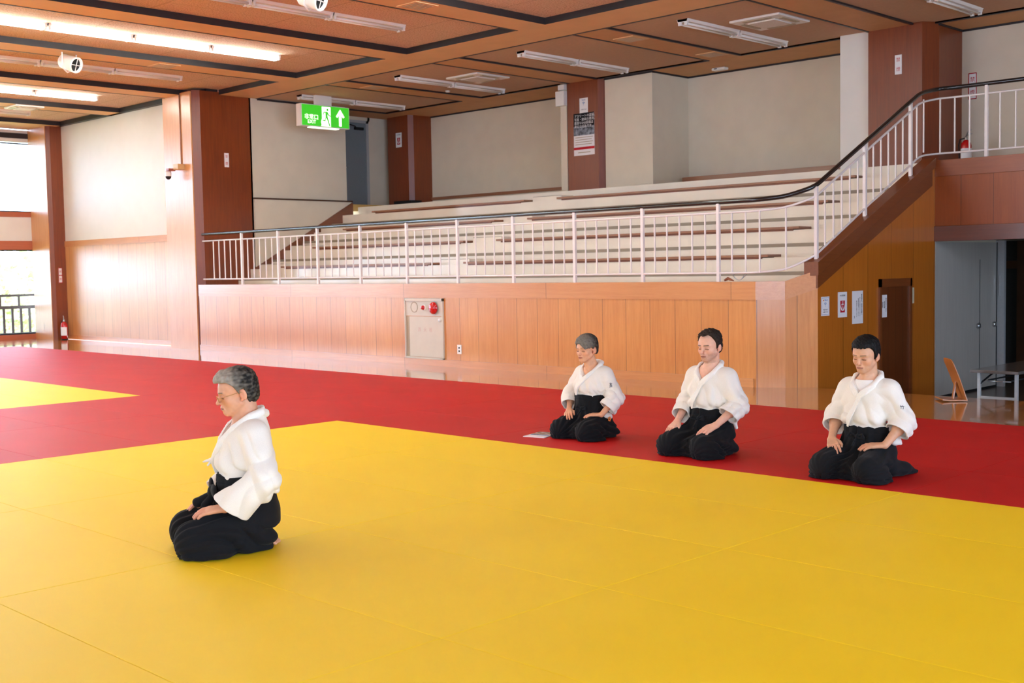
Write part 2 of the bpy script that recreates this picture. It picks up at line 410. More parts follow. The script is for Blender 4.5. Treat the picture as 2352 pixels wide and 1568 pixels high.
# corridor below the gallery
mb = MB(); mb.box(XC-0.16, XC-0.03, YG, 17.86, -0.42, 1.8); S_(mb, 'wall_corridor', 'gal_wall')
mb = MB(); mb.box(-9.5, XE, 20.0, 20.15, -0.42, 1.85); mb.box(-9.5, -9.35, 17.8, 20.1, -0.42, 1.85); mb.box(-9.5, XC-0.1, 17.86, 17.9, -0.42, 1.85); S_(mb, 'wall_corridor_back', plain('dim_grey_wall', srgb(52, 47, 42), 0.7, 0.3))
mb = MB(); mb.box(-9.3, XE, 19.93, 20.0, 1.34, 1.47); mb.box(-7.87, -7.55, 19.9, 20.0, -0.42, 1.8); mb.box(-6.3, -6.15, 19.9, 20.0, -0.42, 1.8); S_(mb, 'trim_7', 'brown_line')
# columns and left side walls
def column(name, x0, x1, y0, y1, z0, z1, ch, fm=None):
    """square pillar with one chamfered vertical edge at (x1, y0)"""
    mb = MB(); mb.prism([(x0, y0), (x1-ch, y0), (x1, y0+ch*1.6), (x1, y1), (x0, y1)], 'z', z0, z1)
    return S_(mb, name, W_COL())
column('wall_column_1', -21.86, -20.71, YF+0.02, 13.54, 0, ZC+0.05, 0.085)
column('wall_column_2', XW, -27.40, 12.30, 12.9, 0, ZC+0.05, 0.05)
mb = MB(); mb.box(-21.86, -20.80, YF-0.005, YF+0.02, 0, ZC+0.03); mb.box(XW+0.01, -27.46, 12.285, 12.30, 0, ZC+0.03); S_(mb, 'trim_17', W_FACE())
column('wall_column_3', -21.5, -20.71, 17.75, YB+0.1, 2.8, ZC+0.03, 0.07)
column('wall_column_4', -9.02, -8.0, 17.02, YB, 2.7, ZC+0.03, 0.15)
column('wall_column_5', -15.40, -14.54, 17.2, YB, 2.8, ZC+0.03, 0.09)
mb = MB(); mb.box(-27.45, -21.8, 12.65, 12.85, 0, 2.22); S_(mb, 'wall_left', W_LEFT())
mb = MB(); mb.box(-27.45, -21.8, 12.635, 12.85, 2.19, 2.325); S_(mb, 'trim_8', W_CAP())
mb = MB(); mb.box(-27.45, -21.8, 12.66, 12.85, 2.3, ZP+0.02); S_(mb, 'wall_left_upper', 'white_wall')
mb = MB(); mb.box(-27.42, -21.85, 12.63, 12.65, 0, 0.1); S_(mb, 'baseboard_left', W_CAP())
# wall at the end of the seats, with a ledge, stepped skirting
mb = MB(); mb.box(-20.95, -20.71, 13.5, 15.92, 1.0, ZC+0.02); S_(mb, 'wall_stand_end', 'gal_wall')
mb = MB(); mb.prism([(13.54, 1.5), (16.0, 2.92), (16.0, 3.0), (13.54, 3.0)], 'x', -20.72, -20.66); S_(mb, 'wall_ledge', 'gal_wall')
mb = MB(); mb.box(-20.74, -20.64, 13.54, 16.02, 2.99, 3.02); S_(mb, 'trim_9', 'brown_line')
mb = MB(); mb.prism([(13.5, 1.25), (13.5, 1.60), (15.99, 2.975), (16.02, 2.975), (16.02, 2.7)], 'x', -20.7, -20.635)
S_(mb, 'baseboard_stand', wood('stringer_wood', srgb(140, 78, 42), srgb(112, 58, 28), 'y', None, 0.35, 0.4))
mb = MB(); mb.box(-20.95, -21.9, 15.82, 15.92, 2.8, ZC+0.02); mb.box(-21.9, -21.72, 15.9, 16.55, 2.8, ZC+0.02)
mb.box(-21.9, -21.72, 17.34, 18.5, 2.8, ZC+0.02); mb.box(-21.9, -21.72, 16.5, 17.4, 4.93, ZC+0.02); S_(mb, 'wall_landing', 'gal_wall')
mb = MB(); mb.box(-21.95, -20.7, 15.80, 18.45, 2.80, 2.95); S_(mb, 'trim_10', plain('yellow_landing', srgb(206, 170, 100), 0.4, 0.5))
door = MB(); door.box(-21.78, -21.73, 16.58, 17.28, 2.9, 4.88); d1 = struct(door.build('door_1', 'blue_door', org=ORG))
fr = MB(); fr.box(-21.8, -21.70, 16.52, 16.58, 2.88, 4.94); fr.box(-21.8, -21.70, 17.28, 17.35, 2.88, 4.94); fr.box(-21.8, -21.70, 16.52, 17.35, 4.88, 4.94); fr.build('door_frame', 'grey_jamb', d1)
cl = MB(); cl.box(-21.73, -21.68, 16.95, 17.2, 4.72, 4.78); cl.tube([(-21.69, 17.0, 4.75), (-21.62, 16.9, 4.79), (-21.69, 16.75, 4.84)], 0.012); cl.build('door_closer', 'rubber', d1)
hd = MB(); hd.lathe([(0.0, 0.0), (0.03, 0.0), (0.03, 0.04), (0.0, 0.05)], (-21.72, 16.68, 3.85), 12, 'x'); hd.build('door_handle', 'steel', d1)
# back walls of the stand
mb = MB(); mb.box(-20.72, -15.5, YB, YB+0.2, 2.8, ZC+0.02); S_(mb, 'wall_back', 'gal_wall')
mb = MB(); mb.box(-20.71, -15.55, YB-0.03, YB, 3.10, 3.165); S_(mb, 'trim_11', W_PLANK())
mb = MB(); mb.box(-15.66, -15.62, 17.35, YB+0.1, 2.8, ZC+0.02); S_(mb, 'trim_12', plain('grey_edge', srgb(110, 98, 90), 0.5))
mb = MB(); mb.prism([(-14.54, 17.3), (-13.42, 17.3), (-13.42, YB+0.1), (-14.54, YB+0.1)], 'z', 2.8, ZC+0.02); S_(mb, 'wall_pier', 'gal_wall')
mb = MB(); mb.box(-13.42, -9.54, YB, YB+0.2, 2.8, ZC+0.02); S_(mb, 'wall_recess', 'gal_wall')
mb = MB(); mb.box(-9.54, -9.02, 17.1, YB+0.1, 2.7, ZC+0.02); S_(mb, 'wall_pier_right', 'white_wall')
mb = MB(); mb.box(-8.0, XE, 18.05, 18.25, 2.7, ZC+0.02); S_(mb, 'wall_gallery_back', 'gal_wall')
mb = MB(); mb.box(-21.9, XC, YB+0.15, YB+0.3, 1.92, ZC+0.1); mb.box(-22.0, -9.45, 18.55, 18.7, -0.5, 1.95); mb.box(XE, XE+0.2, 11.4, 24, -0.5, ZP+0.1); mb.box(-22.2, -21.95, 13.4, 18.8, 0.5, ZC+0.2); S_(mb, 'wall_north', 'white_wall')

# ------------------------------------------------------------------ ceiling
mb = MB(); mb.box(XW-0.2, XE, YS-0.2, 13.0, ZP, ZP+0.12); S_(mb, 'ceiling', mat_acoustic())
HB = [(-11.89-3.098*k, -12.47-3.103*k) for k in range(-6, 5)]+[(-27.2, XW)]
k = 0
for near, far in HB:
    if near > XE: continue
    mb = MB(); mb.box(far, near, YS, 12.82, ZC, ZP+0.02, 0, {5: 1, 4: 1, 2: 1})
    mb.box(far-0.004, far+0.034, YS, 12.82, ZC-0.004, ZP, 1)
    S_(mb, 'ceiling_beam_%d' % (k+1), ['soffit', 'black']); k += 1
mb = MB(); mb.box(-20.72, XE, 12.82, 13.70, ZC, ZP+0.1, 0, {2: 1}); mb.box(-20.72, XE, 13.665, 13.705, ZC-0.006, ZP, 1)
mb.box(-27.45, -20.72, 12.55, 12.80, ZC, ZP+0.1, 1)
S_(mb, 'ceiling_beam_main', ['soffit', 'black'])
# lower ceiling over the stand
mb = MB(); mb.box(-21.9, XE, 13.70, YB+0.3, ZC+0.02, ZC+0.12); S_(mb, 'ceiling_gallery', 'gal_panel')
GB = [(-5.2, -5.85), (-8.31, -9.02), (-11.47, -12.12), (-14.67, -15.35), (-17.80, -18.40), (-20.9, -21.9)]
for i, (near, far) in enumerate(GB):
    mb = MB(); mb.box(far, near, 13.70, 17.2, ZC, ZC+0.03, 0)
    for x in (near, far): mb.box(x-0.02, x+0.02, 13.7, 17.22, ZC-0.008, ZC+0.03, 1)
    S_(mb, 'ceiling_strip_%d' % (i+1), ['gal_band', 'black'])
mb = MB(); mb.box(-21.9, XE, 17.2, YB, ZC, ZC+0.03, 0)
for i in range(len(GB)-1): mb.box(GB[i+1][0], GB[i][1], 17.2, 17.245, ZC-0.008, ZC+0.03, 1)
mb.box(XE, GB[0][0], 17.2, 17.245, ZC-0.008, ZC+0.03, 1); S_(mb, 'ceiling_band', ['gal_band', 'black'])
mb = MB()
for x0, x1, y in ((-20.71, -15.6, YB-0.02), (-13.42, -9.54, YB-0.02), (-8.0, XE, 18.03), (-14.54, -13.4, 17.28)): mb.box(x0, x1, y, y+0.03, ZC-0.03, ZC+0.01)
mb.box(-20.72, -20.69, 13.7, 15.95, ZC-0.03, ZC+0.01); mb.box(-13.43, -13.4, 17.3, YB, ZC-0.03, ZC+0.01); mb.box(-8.01, -7.98, 17.25, 18.05, ZC-0.03, ZC+0.01)
S_(mb, 'trim_13', 'black')

# ------------------------------------------------------------------ window walls
def window_wall():
    wn = 1
    orange = W_LINT()
    band = wood('window_band_wood', srgb(196, 104, 60), srgb(166, 82, 44), 'y', None, 0.35, 0.4)
    # west wall, openings WIN_W
    mb = MB(); ys = [YS]+[v for a, b in sorted(WIN_W) for v in (a, b)]+[12.9]
    for i in range(0, len(ys), 2): mb.box(XW-0.2, XW, ys[i], ys[i+1], 0, ZP)
    for a, b in WIN_W: mb.box(XW-0.2, XW, a, b, 2.35, 2.94); mb.box(XW-0.2, XW, a, b, 4.72, 5.0)
    S_(mb, 'wall_west', 'white_wall')
    mb = MB()
    for a, b in WIN_W:
        mb.box(XW-0.2, XW+0.02, a, b, 2.15, 2.36); mb.box(XW-0.2, XW+0.02, a, b, 2.93, 3.05); mb.box(XW-0.2, XW+0.02, a, b, 0, 0.12)
    S_(mb, 'trim_14', band)
    mb = MB(); mb.box(XW-0.01, XW+0.025, YS, 12.3, 4.80, 4.92); S_(mb, 'trim_15', 'black')
    for a, b in WIN_W:
        for z0, z1 in WZ:
            n = 4; dy = (b-a)/n
            f = MB()
            for i in range(n+1):
                y = a+i*dy; f.box(XW-0.13, XW-0.07, y-0.02, y+0.02, z0, z1)
            for z in (z0, z1-0.03): f.box(XW-0.13, XW-0.07, a, b, z, z+0.03)
            o = struct(f.build('window_%d' % wn, 'rubber', org=ORG)); wn += 1
            g = MB()
            for i in range(n): g.box(XW-0.104, XW-0.1, a+i*dy+0.02, a+(i+1)*dy-0.02, z0+0.03, z1-0.03)
            g.build('pane', glass_mat(), o)
    # wall behind the camera
    mb = MB(); xs = [XW]+[v for a, b in WIN_S for v in (a, b)]+[XE]
    for i in range(0, len(xs), 2): mb.box(xs[i], xs[i+1], YS-0.2, YS, 0, ZP)
    for a, b in WIN_S: mb.box(a, b, YS-0.2, YS, 2.15, 3.05); mb.box(a, b, YS-0.2, YS, 4.70, ZP); mb.box(a, b, YS-0.2, YS, 0, 0.12)
    S_(mb, 'wall_south', 'white_wall')
    for a, b in WIN_S:
        for z0, z1 in WZ:
            n = 4; dx = (b-a)/n; f = MB()
            for i in range(n+1): f.box(a+i*dx-0.02, a+i*dx+0.02, YS-0.13, YS-0.07, z0, z1)
            for z in (z0, z1-0.03): f.box(a, b, YS-0.13, YS-0.07, z, z+0.03)
            o = struct(f.build('window_%d' % wn, 'rubber', org=ORG)); wn += 1
            g = MB(); g.box(a, b, YS-0.104, YS-0.1, z0, z1); g.build('pane', glass_mat(), o)
window_wall()
def east_wall():
    mb = MB(); ys = [YS]+[v for a, b in sorted(ADDED_WIN_E) for v in (a, b)]+[11.4]
    for i in range(0, len(ys)-1, 2): mb.box(XE, XE+0.2, ys[i], ys[i+1], 0, ZP+0.1)
    for a, b in ADDED_WIN_E: mb.box(XE, XE+0.2, a, b, -0.5, 0.12); mb.box(XE, XE+0.2, a, b, 2.15, 3.05); mb.box(XE, XE+0.2, a, b, 4.7, ZP+0.1)
    S_(mb, 'wall_east', 'white_wall'); wn = 40
    for a, b in ADDED_WIN_E:  # frames and panes of the added east openings
        for z0, z1 in WZ:
            f = MB(); n = 4; dy = (b-a)/n
            for i in range(n+1): f.box(XE+0.07, XE+0.13, a+i*dy-0.02, a+i*dy+0.02, z0, z1)
            o = struct(f.build('window_%d' % wn, 'rubber', org=ORG)); wn += 1
            MB().box(XE+0.1, XE+0.104, a, b, z0, z1).build('pane', glass_mat(), o)
east_wall()
# outside: terrace rail, ground, trees
rail = thing('terrace_railing', 'dark brown terrace railing outside the lower window beside the left column', 'railing', (XW-0.7, 9.3, 0.0))
tb = plain('dark_brown_steel', srgb(58, 42, 36), 0.45, 0.4)
R0, R1 = 3.0, 14.6; XR = XW-0.7
for z0, z1, nm in ((1.02, 1.08, 'top_rail'), (0.72, 0.80, 'middle_rail'), (0.02, 0.14, 'bottom_rail')):
    MB().box(XR-0.03, XR+0.03, R0, R1, z0, z1).build(nm, tb, rail)
y = R0
while y < R1:
    MB().box(XR-0.015, XR+0.015, y-0.03, y+0.03, 0.14, 0.72).build('baluster', tb, rail); y += 0.21
y = R0
while y < R1:
    MB().box(XR-0.015, XR+0.015, y-0.025, y+0.025, 0.80, 1.02).build('short_post', tb, rail); y += 0.46
mb = MB(); mb.box(XW-1.2, XW-0.2, YS, 16, -0.3, 0.0); S_(mb, 'floor_terrace', plain('terrace_concrete', srgb(190, 188, 182), 0.7))
mb = MB(); mb.box(XW-60, XW-1.2, -60, 60, -2.3, -2.0); struct(mb.build('ground_outside', plain('ground_green', srgb(120, 136, 90), 0.9, 0.1, var=0.3, scale=1.0), org=ORG))
def tree(x, y, h, r, seed, label):
    rng = random.Random(seed); t = thing('tree', label, 'tree', (x, y, -2.0), 'trees outside the left windows')
    mb = MB(); mb.tube([(x, y, -2.0), (x+0.1, y, -2+h*0.4), (x, y+0.1, -2+h*0.75)], [0.16, 0.12, 0.05], 8); mb.build('trunk', plain('bark', srgb(96, 78, 60), 0.9), t)
    mb = MB()
    for i in range(900):
        a, b_ = rng.uniform(0, 2*math.pi), math.acos(rng.uniform(-0.6, 1)); q = r*rng.uniform(0.55, 1.0)
        c = Vector((x+q*math.sin(b_)*math.cos(a), y+q*math.sin(b_)*math.sin(a), -2+h*0.62+q*0.9*math.cos(b_)))
        d = Vector((rng.gauss(0, 1), rng.gauss(0, 1), rng.gauss(0, 1))).normalized(); e = d.orthogonal().normalized(); s_ = rng.uniform(0.10, 0.2)
        mb.add([c+d*s_, c+e*s_*0.6, c-d*s_, c-e*s_*0.6], [(0, 1, 2, 3)])
    mb.build('crown', plain('hazed_leaf_green_%d' % (seed % 2), srgb(168+16*(seed % 2), 186, 140), 0.6, 0.3, var=0.15), t)  # leaf colour paled to stand in for bright outdoor haze
tree(-36, 14.2, 3.6, 1.6, 3, 'bushy green tree beyond the terrace railing, low through the left window')
tree(-39, 16.6, 4.4, 1.9, 4, 'taller pale green tree behind the bushy one outside the left window')
tree(-34.5, 11.8, 3.0, 1.3, 5, 'small green tree just outside the railing at the edge of the photo')
# ------------------------------------------------------------------ mats
ORD = ['first', 'second', 'third', 'fourth', 'fifth', 'sixth', 'seventh', 'eighth', 'ninth', 'tenth', 'eleventh', 'twelfth', 'thirteenth', 'fourteenth']
RED = mat_vinyl('red_vinyl', srgb(186, 24, 26), srgb(196, 29, 29)); YEL = mat_vinyl('yellow_vinyl', srgb(248, 212, 34), srgb(250, 216, 40))
MD = 0.992
def mat_mesh(lx, ly, m):
    key = ('mat', round(lx, 3), round(ly, 3), m.name)
    if key in MATS: return MATS[key]
    mb = MB(); mb.box(-lx/2+0.0012, lx/2-0.0012, -ly/2+0.0012, ly/2-0.0012, 0, 0.02)
    o = mb.build('tatami_mat', m, org=ORG, bevel=0.003); me = o.data; bpy.data.objects.remove(o); MATS[key] = me; return me
XG = [-9.45+2*MD*k for k in range(-8, 7)]; YGR = [10.56, 10.04, 9.054, 8.062, 7.07]+[7.07-MD*k for k in range(1, 9)]
for i in range(len(YGR)-1):
    for j in range(len(XG)-1):
        x0, x1, y1, y0 = XG[j], XG[j+1], YGR[i], YGR[i+1]
        xc = (x0+x1)/2; yel = y1 < 7.1 and (xc > -9.45 or xc < -13.42)
        if y0 < 1.0 and xc < -7: continue
        if y0 < 3.0 and xc < -13: continue
        me = mat_mesh(x1-x0, y1-y0, YEL if yel else RED)
        o = bpy.data.objects.new('tatami_mat', me); COL.objects.link(o); o.location = (xc, (y0+y1)/2, 0.0)
        if i < 4:
            lab = 'red mat, border strip by the stand, %s row from wooden floor, %s from window end' % (ORD[i], ORD[j]); g = 'red border mats by the stand'
        elif yel and xc > -9.45:
            lab = 'yellow mat, big field, %s row from red border, %s from its far corner' % (ORD[i-4], ORD[j-8]); g = 'yellow mats of the big field'
        elif yel:
            lab = 'yellow mat, far field, %s row from red border, %s from its pointed corner' % (ORD[i-4], ORD[5-j]); g = 'yellow mats of the far field'
        else:
            lab = 'red mat between the yellow fields, %s row from the stand, column by the %s field' % (ORD[i-4], 'big' if j == 7 else 'far'); g = 'red mats between the yellow fields'
        tag(o, lab, 'mat', g)

# ------------------------------------------------------------------ guard railing
YR = YF+0.05; XR2 = XC-0.04
def pth(zf, z0, sl, zg):
    """rail path: level run, cut corner, climb beside the seats, level run on the gallery"""
    return [(-20.6, YR, zf), (-7.97, YR, zf), (-7.66, 12.44, zf+0.03), (XR2, 12.62, z0), (XR2, 15.36, z0+sl*2.74), (XR2+0.06, 15.75, zg), (XR2+0.3, YG+0.06, zg), (XE-0.05, YG+0.06, zg)]
def soften(p, r=0.12):
    out = [Vector(p[0])]
    for i in range(1, len(p)-1):
        a, b, c = Vector(p[i-1]), Vector(p[i]), Vector(p[i+1]); q = b+(a-b).normalized()*min(r, (a-b).length*0.4); t = b+(c-b).normalized()*min(r, (c-b).length*0.4)
        for s in (0, 0.33, 0.67, 1): out.append(q*(1-s)**2+b*2*s*(1-s)+t*s*s)
    return out+[Vector(p[-1])]
rl = thing('guard_railing', 'white barred railing with black handrail running along the stand and up beside its seats', 'railing', (-14, YR, 1.281))
MB().tube(soften(pth(2.262, 2.395, 0.493, 3.83)), 0.028, 12).build('handrail', 'rail_black', rl, label='black rounded handrail')
MB().tube(soften(pth(2.13, 2.27, 0.493, 3.70)), 0.014, 8).build('upper_rail', 'rail_white', rl)
MB().tube(soften(pth(1.389, 1.575, 0.487, 2.955)), 0.014, 8).build('lower_rail', 'rail_white', rl)
def zz(y, z0, sl): return z0+sl*(y-12.62)
for k in range(10):
    x = -19.22+1.189*k; MB().box(x-0.02, x+0.02, YR-0.02, YR+0.02, 1.281, 2.245).build('post', 'rail_white', rl)
for y in (12.66, 13.84, 15.08): MB().box(XR2-0.02, XR2+0.02, y-0.02, y+0.02, zt(y)+0.0, zz(y, 2.38, 0.493)).build('post', 'rail_white', rl)
for k in range(9):
    x = -6.66+1.19*k; MB().box(x-0.02, x+0.02, YG+0.04, YG+0.08, 2.862, 3.81).build('post', 'rail_white', rl)
bal = []
for k in range(-1, 10):
    for j in range(1, 6):
        x = -19.22+1.189*k+0.198*j
        if -20.55 < x < -8.0: bal.append((x, YR, 1.389, 2.13))
bal += [(-7.93, YR+0.01, 1.389, 2.13), (-7.66, 12.44, 1.41, 2.16)]
for j in range(1, 15):
    y = 12.66+0.2*j
    if j not in (6, 12) and y < 15.5: bal.append((XR2, y, zz(y, 1.575, 0.487), zz(y, 2.27, 0.493)))
for j in range(22):
    x = -7.3+0.205*j
    if all(abs(x-(-6.66+1.19*q)) > 0.06 for q in range(9)) and len(bal) < 97: bal.append((x, YG+0.06, 2.955, 3.70))
for x, y, z0, z1 in bal: MB().box(x-0.008, x+0.008, y-0.008, y+0.008, z0, z1).build('baluster', 'rail_white', rl)

# ------------------------------------------------------------------ seats and steps of the stand
def plank(x0, x1, k, label):
    t = thing('bench_seat', label, 'bench', ((x0+x1)/2, YK[k], ZK[k]), 'wooden plank seats of the stand')
    MB().box(x0, x1, YK[k]-0.03, YK[k]+0.30, ZK[k]+0.012, ZK[k]+0.045).build('seat_board', W_PLANK(), t, bevel=0.004)
    MB().box(x0+0.1, x1-0.10, YK[k]-0.012, YK[k]+0.28, ZK[k]-0.012, ZK[k]+0.014).build('batten', W_LINT(), t)
RW = ['lowest', 'second', 'third', 'top']
for k in range(4):
    plank(-19.6, -15.16, k, 'brown wooden plank seat on the %s row, left of the middle aisle' % RW[k])
    plank(-14.35, -8.52, k, 'long brown wooden plank seat on the %s row, right of the middle aisle' % RW[k])
for k in range(4):
    z = ZK[k]; y = YK[k]
    for x0, x1, w_ in ((-15.12, -14.40, 'middle'), (-20.6, -19.75, 'left')):
        if w_ == 'left' and k == 3: continue
        mb = MB(); mb.box(x0, x1, y+0.16, y+0.475, z, z+0.095)
        o = mb.build('step_block', 'tier', bevel=0.004); tag(o, 'cream half step in the %s aisle, on the %s seat row' % (w_, RW[k]), 'step', 'half steps in the aisles')
        MB().box(x0+0.02, x1-0.02, y+0.155, y+0.20, z+0.090, z+0.098).build('nosing', 'nosing', o)
t = thing('back_bench', 'brown wall bench in the recess above the top row', 'bench', (-11.4, 18.2, 3.0))
MB().box(-13.3, -9.56, 18.02, 18.39, 3.03, 3.12).build('seat_board', W_PLANK(), t, bevel=0.004)
for x in (-13.0, -11.4, -9.8): MB().box(x-0.02, x+0.02, 18.1, 18.38, 2.885, 3.03).build('bracket', 'tier', t)
o = MB().box(-20.55, -19.95, 17.1, 17.4, 2.97, 3.03).box(-20.5, -20.4, 17.12, 17.38, 2.885, 2.97).box(-20.1, -20.0, 17.12, 17.38, 2.885, 2.97).build('low_bench', 'rubber'); tag(o, 'short dark low bench at the foot of the brown pillar beside the upper door', 'bench')
# small things left on the ledge
mb = MB(); pts = [(-8.25+0.09*math.cos(a)*(1+0.2*math.sin(3*a)), YF+0.1+0.04*math.sin(a), 1.30+0.035*(1+math.sin(2*a+1))) for a in [i*0.35 for i in range(36)]]
mb.tube(pts, 0.004, 6); tag(mb.build('wire_loop', 'steel'), 'thin tangled wire loop lying on the ledge by the railing bend', 'wire')
mb = MB(); mb.tube([(-8.47, YF+0.1, 1.295), (-8.43, YF+0.12, 1.32), (-8.38, YF+0.09, 1.31), (-8.33, YF+0.1, 1.292)], [0.012, 0.02, 0.016, 0.006], 8)
tag(mb.build('crumpled_wrapper', plain('brown_wrapper', srgb(150, 84, 50), 0.5)), 'small brown crumpled scrap on the ledge at the last railing post', 'scrap')

# ------------------------------------------------------------------ ceiling lamps
TUBE_ON = emis('lit_tube', (0.95, 1.0, 0.95, 1), 30.0)
def fixture(x, y0, y1, zc, lit, label, group):
    t = thing('ceiling_light', label, 'lamp', (x, (y0+y1)/2, zc), group)
    MB().prism([(x-0.10, zc), (x-0.075, zc-0.035), (x+0.075, zc-0.035), (x+0.10, zc)], 'y', y0+0.01, y1-0.01).build('housing', 'lamp_body', t)
    for s in (-1, 1):
        MB().tube([(x+s*0.055, y0+0.05, zc-0.065), (x+s*0.055, y1-0.05, zc-0.065)], 0.017, 10).build('tube', TUBE_ON if lit else 'tube_off', t, label='glowing tube' if lit else None)
    for y in (y0+0.03, y1-0.03):
        mb = MB()
        mb.box(x-0.08, x-0.03, y-0.015, y+0.015, zc-0.088, zc-0.03); mb.box(x+0.03, x+0.08, y-0.015, y+0.015, zc-0.088, zc-0.03); mb.box(x-0.085, x+0.085, y-0.02, y+0.02, zc-0.045, zc)
        mb.build('socket', 'lamp_body', t)
for x, yend, n, lit, nm in ((-16.86, 11.6, 13, True, 'the large lit row'), (-23.02, 11.42, 12, True, 'the far lit row'),
                            (-10.66, 11.5, 12, True, 'the lit row overhead'), (-19.78, 11.45, 3, False, 'unlit row between two lit rows'), (-13.67, 11.62, 3, False, 'unlit row by the top edge'), (-26.0, 11.32, 1, False, 'unlit row nearest the windows')):
    for k in range(n):
        y1 = yend-1.325*k
        fixture(x, y1-1.325, y1, ZP, lit, '%s tube lamp, %s, %s from the stand' % ('glowing' if lit else 'dark', nm, ORD[k]), 'double tube lamps over the mats')
for x, nm in ((-19.85, 'above the green exit sign'), (-16.80, 'left of the first brown pillar poster'), (-13.66, 'above the cream pier'), (-10.40, 'beside the larger ceiling cassette'), (-7.25, 'in the top corner above the gallery')):
    for k in range(2):
        y0 = 14.12+1.36*k
        fixture(x, y0, y0+1.36, ZC+0.02, False, 'dark double tube stand lamp %s, %s half' % (nm, ('front', 'back')[k]), 'double tube lamps over the stand')
def cassette(x, y, z, label, s=0.42):
    t = thing('ceiling_cassette', label, 'air conditioner', (x, y, z), 'ceiling air cassettes')
    mb = MB(); mb.prism([(x-s, y-s), (x+s, y-s), (x+s, y+s), (x-s, y+s)], 'z', z-0.035, z); mb.build('panel', 'white_plastic', t, bevel=0.012)
    MB().box(x-s*0.55, x+s*0.55, y-s*0.55, y+s*0.55, z-0.055, z-0.034).build('grille', plain('cassette_grille', srgb(226, 220, 214), 0.5), t, bevel=0.01)
    for a, b in ((0, 1), (0, -1), (1, 0), (-1, 0)):
        mb = MB(); l, q = s*0.55, 0.035
        mb.box(x+a*s*0.78-(q if a else l), x+a*s*0.78+(q if a else l), y+b*s*0.78-(q if b else l), y+b*s*0.78+(q if b else l), z-0.044, z-0.034); mb.build('louver', 'cabinet_side', t)
cassette(-9.62, 15.2, ZC+0.02, 'white square ceiling cassette beside the tube lamp nearest the camera, over the stand')
cassette(-16.0, 15.4, ZC+0.02, 'white square ceiling cassette beyond the tube lamp, over the middle of the stand')
cassette(-24.6, 10.6, ZC, 'white flat ceiling cassette under the beam near the windows', 0.3)
for x, y, z, nm in ((-11.75, 14.63, ZC, 'on the stand ceiling strip, near the black beam'), (-11.72, 16.75, ZC, 'at the back end of the stand ceiling strip'), (-12.15, 10.6, ZC, 'under the nearest orange beam'), (-18.4, 10.35, ZC, 'under the beam beside the glowing tubes'), (-18.05, 14.6, ZC, 'on the strip right of the exit sign')):
    t = thing('ceiling_vent', 'flat square ceiling vent '+nm, 'vent', (x, y, z), 'square ceiling vents')
    MB().box(x-0.2, x+0.2, y-0.2, y+0.2, z-0.012, z+0.001).build('frame', 'soffit', t, bevel=0.003)
    mb = MB()
    for k in range(6): mb.box(x-0.15, x+0.15, y-0.15+k*0.055, y-0.125+k*0.055, z-0.016, z-0.011)
    mb.build('grille', 'cabinet_side', t)
o = thing('heat_detector', 'white round-cornered detector on the ceiling band before the recess', 'detector', (-12.42, 17.99, ZC))
MB().box(-12.56, -12.28, 17.92, 18.06, ZC-0.05, ZC).build('body', 'white_plastic', o, bevel=0.02); MB().box(-12.5, -12.44, 17.915, 17.93, ZC-0.03, ZC-0.015).build('lens', 'rubber', o)
o = MB().lathe([(0, 0), (0.05, 0), (0.04, -0.03), (0, -0.035)], (-17.6, 16.1, ZC+0.02), 16).build('smoke_detector', 'white_plastic'); tag(o, 'tiny white round smoke detector on the stand ceiling right of the exit sign', 'detector')
def speaker(x, y, z, label, yaw):
    t = thing('horn_speaker', label, 'speaker', (x, y, z), 'round ceiling speakers')
    d = Vector((math.cos(yaw), math.sin(yaw), -0.35)).normalized(); c = Vector((x, y, z-0.15)); s = d.cross(Vector((0, 0, 1))).normalized(); u = s.cross(d)
    def ring(p, r): return [p+(s*math.cos(2*math.pi*k/24)+u*math.sin(2*math.pi*k/24))*r for k in range(24)]
    mb = MB(); pr = [(-0.16, 0.001), (-0.16, 0.09), (-0.13, 0.115), (0.14, 0.125), (0.16, 0.13), (0.16, 0.108), (0.12, 0.10), (0.12, 0.001)]
    v = [q for h, r in pr for q in ring(c+d*h, r)]; f = [(i*24+k, i*24+(k+1) % 24, (i+1)*24+(k+1) % 24, (i+1)*24+k) for i in range(len(pr)-1) for k in range(24)]
    mb.add(v, f, 0, True); mb.build('housing', 'lamp_body', t)
    mb = MB(); mb.add([c+d*0.122]+ring(c+d*0.122, 0.10), [(0, k+1, (k+1) % 24+1) for k in range(24)]); mb.build('cone', 'rubber', t)
    MB().tube([c+d*0.15-s*0.11, c+d*0.15+s*0.11], 0.006, 6).tube([c+d*0.15-u*0.11, c+d*0.15+u*0.11], 0.006, 6).build('guard', 'lamp_body', t)
    mb = MB(); P = [c-s*0.15+Vector((0, 0, 0.155)), c-s*0.15, c-s*0.12-u*0.09, c-u*0.155, c+s*0.12-u*0.09, c+s*0.15, c+s*0.15+Vector((0, 0, 0.155))]
    mb.tube(P, 0.012, 8); mb.build('bracket', 'lamp_body', t)
speaker(-18.32, 8.65, ZC, 'round pale speaker hanging in a yoke beneath the beam, left of the lamps', 0.35)
speaker(-12.18, 8.89, ZC, 'round pale speaker cut by the top edge of the photo', 0.35)

